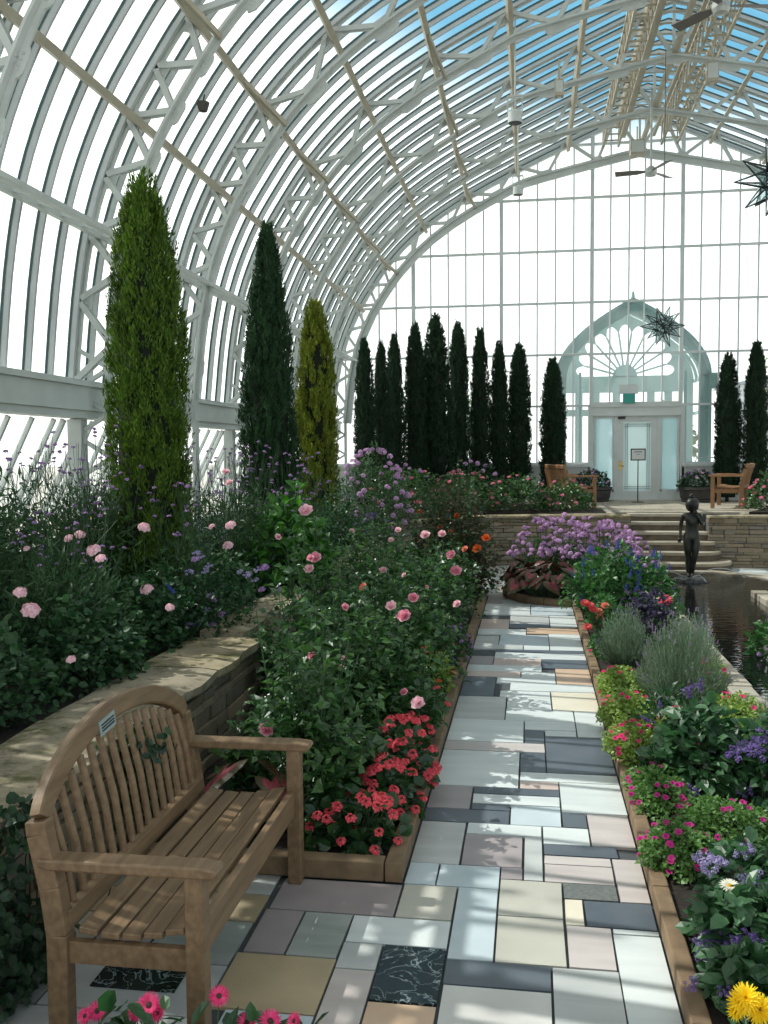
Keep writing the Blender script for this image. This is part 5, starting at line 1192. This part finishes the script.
n=1500; P=np.stack([RNG.uniform(-.14,.08,n),RNG.uniform(-.9,.25,n),RNG.uniform(.02,.80,n)],1); P[:,0]=np.where(P[:,2]>.74,P[:,0]-.08,P[:,0]); keep=(P[:,1]<.02+.25*np.sin(P[:,2]*9)); P=P[keep]; n=len(P)
D=norm(RNG.normal(size=(n,3))*.7+np.array([.5,0,-.5])); leaves(p.mb,P,D,norm(RNG.normal(size=(n,3))*.4+np.array([1,-.2,.5])),.06*RNG.uniform(.6,1.3,n),.026,0,.15,.2,True)
for i in range(12): y=RNG.uniform(-.8,.2); p.stem((-.08,y,.02),(-.10,y+.1,.75),.005,.06)
p.done()
p=Plant('ivy','ivy tuft climbing the wall beside the far bench post','ivy',(-2.26,5.35,0),None,IVYLEAF,WOODSTEM)
n=420; P=np.stack([RNG.uniform(-.13,.06,n),RNG.normal(size=n)*.16,RNG.uniform(.25,.78,n)],1); D=norm(RNG.normal(size=(n,3))*.7+np.array([.5,0,-.4])); leaves(p.mb,P,D,norm(RNG.normal(size=(n,3))*.4+np.array([1,-.2,.5])),.055*RNG.uniform(.6,1.3,n),.024,0,.15,.2,True); p.stem((0,0,0),(-.1,0,.7),.006); p.done()
p=Plant('ivy','few ivy leaves poking through the bench slats','ivy',(-2.06,4.50,0),None,IVYLEAF,WOODSTEM); n=26; P=np.stack([RNG.uniform(.14,.24,n),RNG.normal(size=n)*.05,.92+RNG.normal(size=n)*.04],1); D=norm(RNG.normal(size=(n,3))+np.array([.6,0,0])); leaves(p.mb,P,D,norm(RNG.normal(size=(n,3))*.4+np.array([1,-.2,.5])),.05,.02,0,.15,.2,True); p.stem((-.12,0,.05),(.12,0,.74),.004,.0); p.done()
# filler shrubs that close the raised bed, far left
def shrub(loc,rx,ry,h,n,lab,lm=DARKLEAF,L=.08,W=.026,bl=0,kind='zinnia',size=.09,name='shrub',cat='shrub',grp=None):
    p=Plant(name,lab,cat,loc,grp,lm,WOODSTEM); p.mound(rx,ry,h,n,L,W,.03,.35,.2,14)
    for i in range(int(bl*.7) if kind=='zinnia' else bl): q=top(p,rx,ry,h*1.02); p.bloom(kind,q,size*.85,(q[0]*.4,q[1]*.3-.5,.8),(q[0]*.7,q[1]*.7,q[2]*.6))
    return p.done()
shrub((-4.72,7.3,.68),.48,1.2,1.6,4200,'feathery green clump before the side vents at the left edge',THIN,.12,.011)
shrub((-4.45,6.2,.68),.5,.7,1.25,1800,'feathery clump in front, cut by the left photo edge',THIN,.12,.011)
shrub((-5.08,8.6,.68),.27,2.4,1.15,2600,'dense low greenery along the side wall under the vents',DARKLEAF,.10,.03)
shrub((-4.72,9.9,.68),.46,1.2,1.5,3400,'feathery green clump behind the nearest cypress',THIN,.12,.011)
shrub((-3.7,5.0,.68),.5,.5,.55,800,'dark leafy shrub above the wall at the left edge',GERLEAF,.07,.03)
shrub((-3.05,12.9,.68),.45,.8,1.0,1100,'dark green shrub at the foot of the second cypress')
shrub((-3.0,14.6,.70),.5,.8,1.15,1100,'leafy shrub below the golden cypress')
shrub((-2.95,17.7,.95),.75,.8,1.45,2600,'feathery shrub with lilac flowers beyond the golden cypress',THIN,.10,.016,90,'cleome',.12)
shrub((-4.4,15.2,.7),.6,.9,1.2,900,'green shrub behind the golden cypress by the vents',THIN,.09,.016)
shrub((-2.5,19.2,1.1),.9,.8,.95,1300,'terrace shrub with pink flowers under the widest cypress',ROSELEAF,.085,.03,26,'zinnia',.13,grp='pink flowered shrubs on the terrace')
shrub((-1.5,20.9,1.1),.8,.7,.85,1200,'pink flowered terrace shrub above the curving wall',ROSELEAF,.085,.03,34,'zinnia',.13,grp='pink flowered shrubs on the terrace')
shrub((-.3,21.3,1.1),.75,.6,.78,1200,'pink flowered terrace shrub right of the curving wall',ROSELEAF,.085,.03,34,'zinnia',.12,grp='pink flowered shrubs on the terrace')
shrub((.75,21.5,1.1),.62,.5,.62,1000,'pink and white flowered shrub before the left terrace bench',ROSELEAF,.08,.03,30,'zinnia',.11,grp='pink flowered shrubs on the terrace')
shrub((-2.9,21.8,1.1),.8,.9,.95,1000,'lilac flowered shrub before the dark far cypresses',THIN,.09,.015,30,'cleome',.12)
shrub((-1.4,22.8,1.1),.8,.6,1.0,900,'shrub with pale lilac flowers behind the terrace roses',DARKLEAF,.09,.03,18,'cleome',.14)
shrub((5.35,21.4,1.12),.85,.5,.75,1300,'pink flowered shrub on the right terrace wall',ROSELEAF,.08,.03,40,'zinnia',.12,grp='pink flowered shrubs on the terrace')
shrub((-2.75,16.6,.72),.4,.6,.55,600,'low plant with violet flowers on the mid wall',DARKLEAF,.07,.025,18,'deep_heliotrope',.10)
p=Plant('marigold','patch of yellow flowers low by the side vents','flowering plant',(-4.95,10.4,.68),None,THIN); p.mound(.4,.7,.95,500,.07,.015)
for i in range(30): q=top(p,.4,.7,1.0); p.bloom('yellow_daisy',q,.09)
p.done()
# planter flowers
for x,y,lab in ((1.62,25.75,'purple and white flowers filling the left planter'),(4.30,25.55,'violet flowers filling the right planter')):
    p=Plant('planter_flowers' if False else 'ageratum',lab,'flowering plant',(x,y,1.42),'planter flowers by the door',DARKLEAF); p.mound(.46,.44,.42,700,.08,.03)
    for i in range(34): q=top(p,.46,.44,.44); p.bloom('verbena' if random.random()<.8 else 'geranium',q,.085)
    p.done()
# potted water plant standing in the pool
p=Plant('water_plant','leafy water plant standing in the pool at the right edge','water plant',(2.80,11.4,.03),None,MIDLEAF); p.mound(.30,.35,.42,420,.085,.03,.02,.3,.2,10)
for i in range(6): q=top(p,.3,.35,.44); p.bloom('verbena',q,.07)
p.done()
# trees outside, hazy beyond the glass
OUTLEAF=leafm('outside_leaf',[(.16,.22,.12),(.22,.28,.16)],.7)
for x,y,h,r,lab in ((12.5,44,7.5,2.2,'pale tree beyond the right end glazing'),(-3.0,50,4.2,2.4,'low tree seen between the far cypresses and door'),(5.4,42,3.2,1.5,'green tree behind the porch'),(-24,30,3.2,3.0,'distant tree beyond the side windows')):
    p=Plant('tree',lab,'tree',(x,y,1.0),'trees outside the glass',OUTLEAF,WOODSTEM); p.mound(r,r,h*.62,900,.35,.13,h*.38,.3,.1,6); tube(p.mb,[(0,0,0),(0,0,h*.6)],[.16,.08],7,1); p.done()

# unseen tree added outside the left glazing to dapple the bench corner with shade
p=Plant('tree','added unseen tree outside the left glass, put there to shade the bench','tree',(-10.5,6.3,1.0),'trees outside the glass',leafm('added_shade_tree_leaf',[(.04,.10,.03),(.06,.14,.04)]),WOODSTEM)
c=randdir(74); c=c*(RNG.uniform(.1,1,74)[:,None]**.5)*np.array([1.9,3.1,2.3]); n=74*44; P=np.repeat(c,44,0)+RNG.normal(size=(n,3))*.24+np.array([0,0,7.7]); leaves(p.mb,P,randdir(n),randdir(n,1.0),.20*RNG.uniform(.6,1.2,n),.07,0,.1,.1)
tube(p.mb,[(0,0,0),(.1,0,4),(0,0,9)],[.25,.2,.08],9,1)
for i in range(9): e=randdir(1,.6)[0]; tube(p.mb,[(0,0,5+i*.3),(e[0]*2,e[1]*2.6,8.4+abs(e[2])*2)],[.08,.03],6,1)
p.done()
# ================================================================ LIGHT AND CAMERA
w=bpy.data.worlds.new('world'); SC.world=w; w.use_nodes=True; nt=w.node_tree; L=nt.links; bg=nt.nodes['Background']
tc=nt.nodes.new('ShaderNodeTexCoord'); sp=nt.nodes.new('ShaderNodeSeparateXYZ'); L.new(tc.outputs['Generated'],sp.inputs[0])
mx=nt.nodes.new('ShaderNodeMath'); mx.operation='MULTIPLY_ADD'; mx.inputs[1].default_value=.5; L.new(sp.outputs['X'],mx.inputs[0]); L.new(sp.outputs['Z'],mx.inputs[2])
mr=nt.nodes.new('ShaderNodeMapRange'); mr.interpolation_type='SMOOTHSTEP'; mr.inputs['From Min'].default_value=.25; mr.inputs['From Max'].default_value=.37; L.new(mx.outputs[0],mr.inputs['Value'])
mi=nt.nodes.new('ShaderNodeMix'); mi.data_type='RGBA'; mi.inputs['A'].default_value=(1.85,1.86,1.80,1); mi.inputs['B'].default_value=(.20,.58,.86,1); mz=nt.nodes.new('ShaderNodeMapRange'); mz.interpolation_type='SMOOTHSTEP'; mz.inputs['From Min'].default_value=.26; mz.inputs['From Max'].default_value=.34; L.new(sp.outputs['Z'],mz.inputs['Value'])
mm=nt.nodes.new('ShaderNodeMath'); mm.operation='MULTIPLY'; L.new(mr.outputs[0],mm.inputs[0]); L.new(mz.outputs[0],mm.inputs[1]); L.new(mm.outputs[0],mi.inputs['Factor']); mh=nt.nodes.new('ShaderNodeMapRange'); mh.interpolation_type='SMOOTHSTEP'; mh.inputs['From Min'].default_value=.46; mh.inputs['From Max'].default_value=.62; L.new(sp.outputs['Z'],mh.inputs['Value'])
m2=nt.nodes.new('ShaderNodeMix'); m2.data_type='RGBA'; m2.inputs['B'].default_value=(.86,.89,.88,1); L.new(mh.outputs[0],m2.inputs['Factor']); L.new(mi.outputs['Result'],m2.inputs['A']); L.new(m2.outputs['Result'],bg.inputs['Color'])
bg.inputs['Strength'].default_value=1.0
sun=bpy.data.lights.new('sun','SUN'); sun.energy=4.7; sun.angle=math.radians(.35); sun.color=(1,.97,.93)
so=bpy.data.objects.new('sun',sun); COL.objects.link(so); sd=Vector((-.66,.14,.74)); so.rotation_euler=sd.to_track_quat('Z','Y').to_euler(); so.location=(-20,5,25)
cam=bpy.data.cameras.new('camera'); co=bpy.data.objects.new('camera',cam); COL.objects.link(co); SC.camera=co
cam.sensor_fit='HORIZONTAL'; cam.sensor_width=36; cam.lens=36*F_PX/768; cam.clip_start=.05; cam.clip_end=400
R=Matrix((( _r2[0],_u2[0],-_fw[0]),(_r2[1],_u2[1],-_fw[1]),(_r2[2],_u2[2],-_fw[2])))
co.matrix_world=Matrix.Translation((0,0,EYE))@R.to_4x4()
SC.view_settings.view_transform='Standard'; SC.view_settings.look='None'; SC.view_settings.gamma=1; SC.view_settings.use_curve_mapping=False; SC.view_settings.exposure=0.0
cy=SC.cycles; cy.max_bounces=7; cy.diffuse_bounces=3; cy.glossy_bounces=3; cy.transmission_bounces=4; cy.transparent_max_bounces=24; cy.use_denoising=True; cy.caustics_reflective=False; cy.caustics_refractive=False; cy.sample_clamp_indirect=6
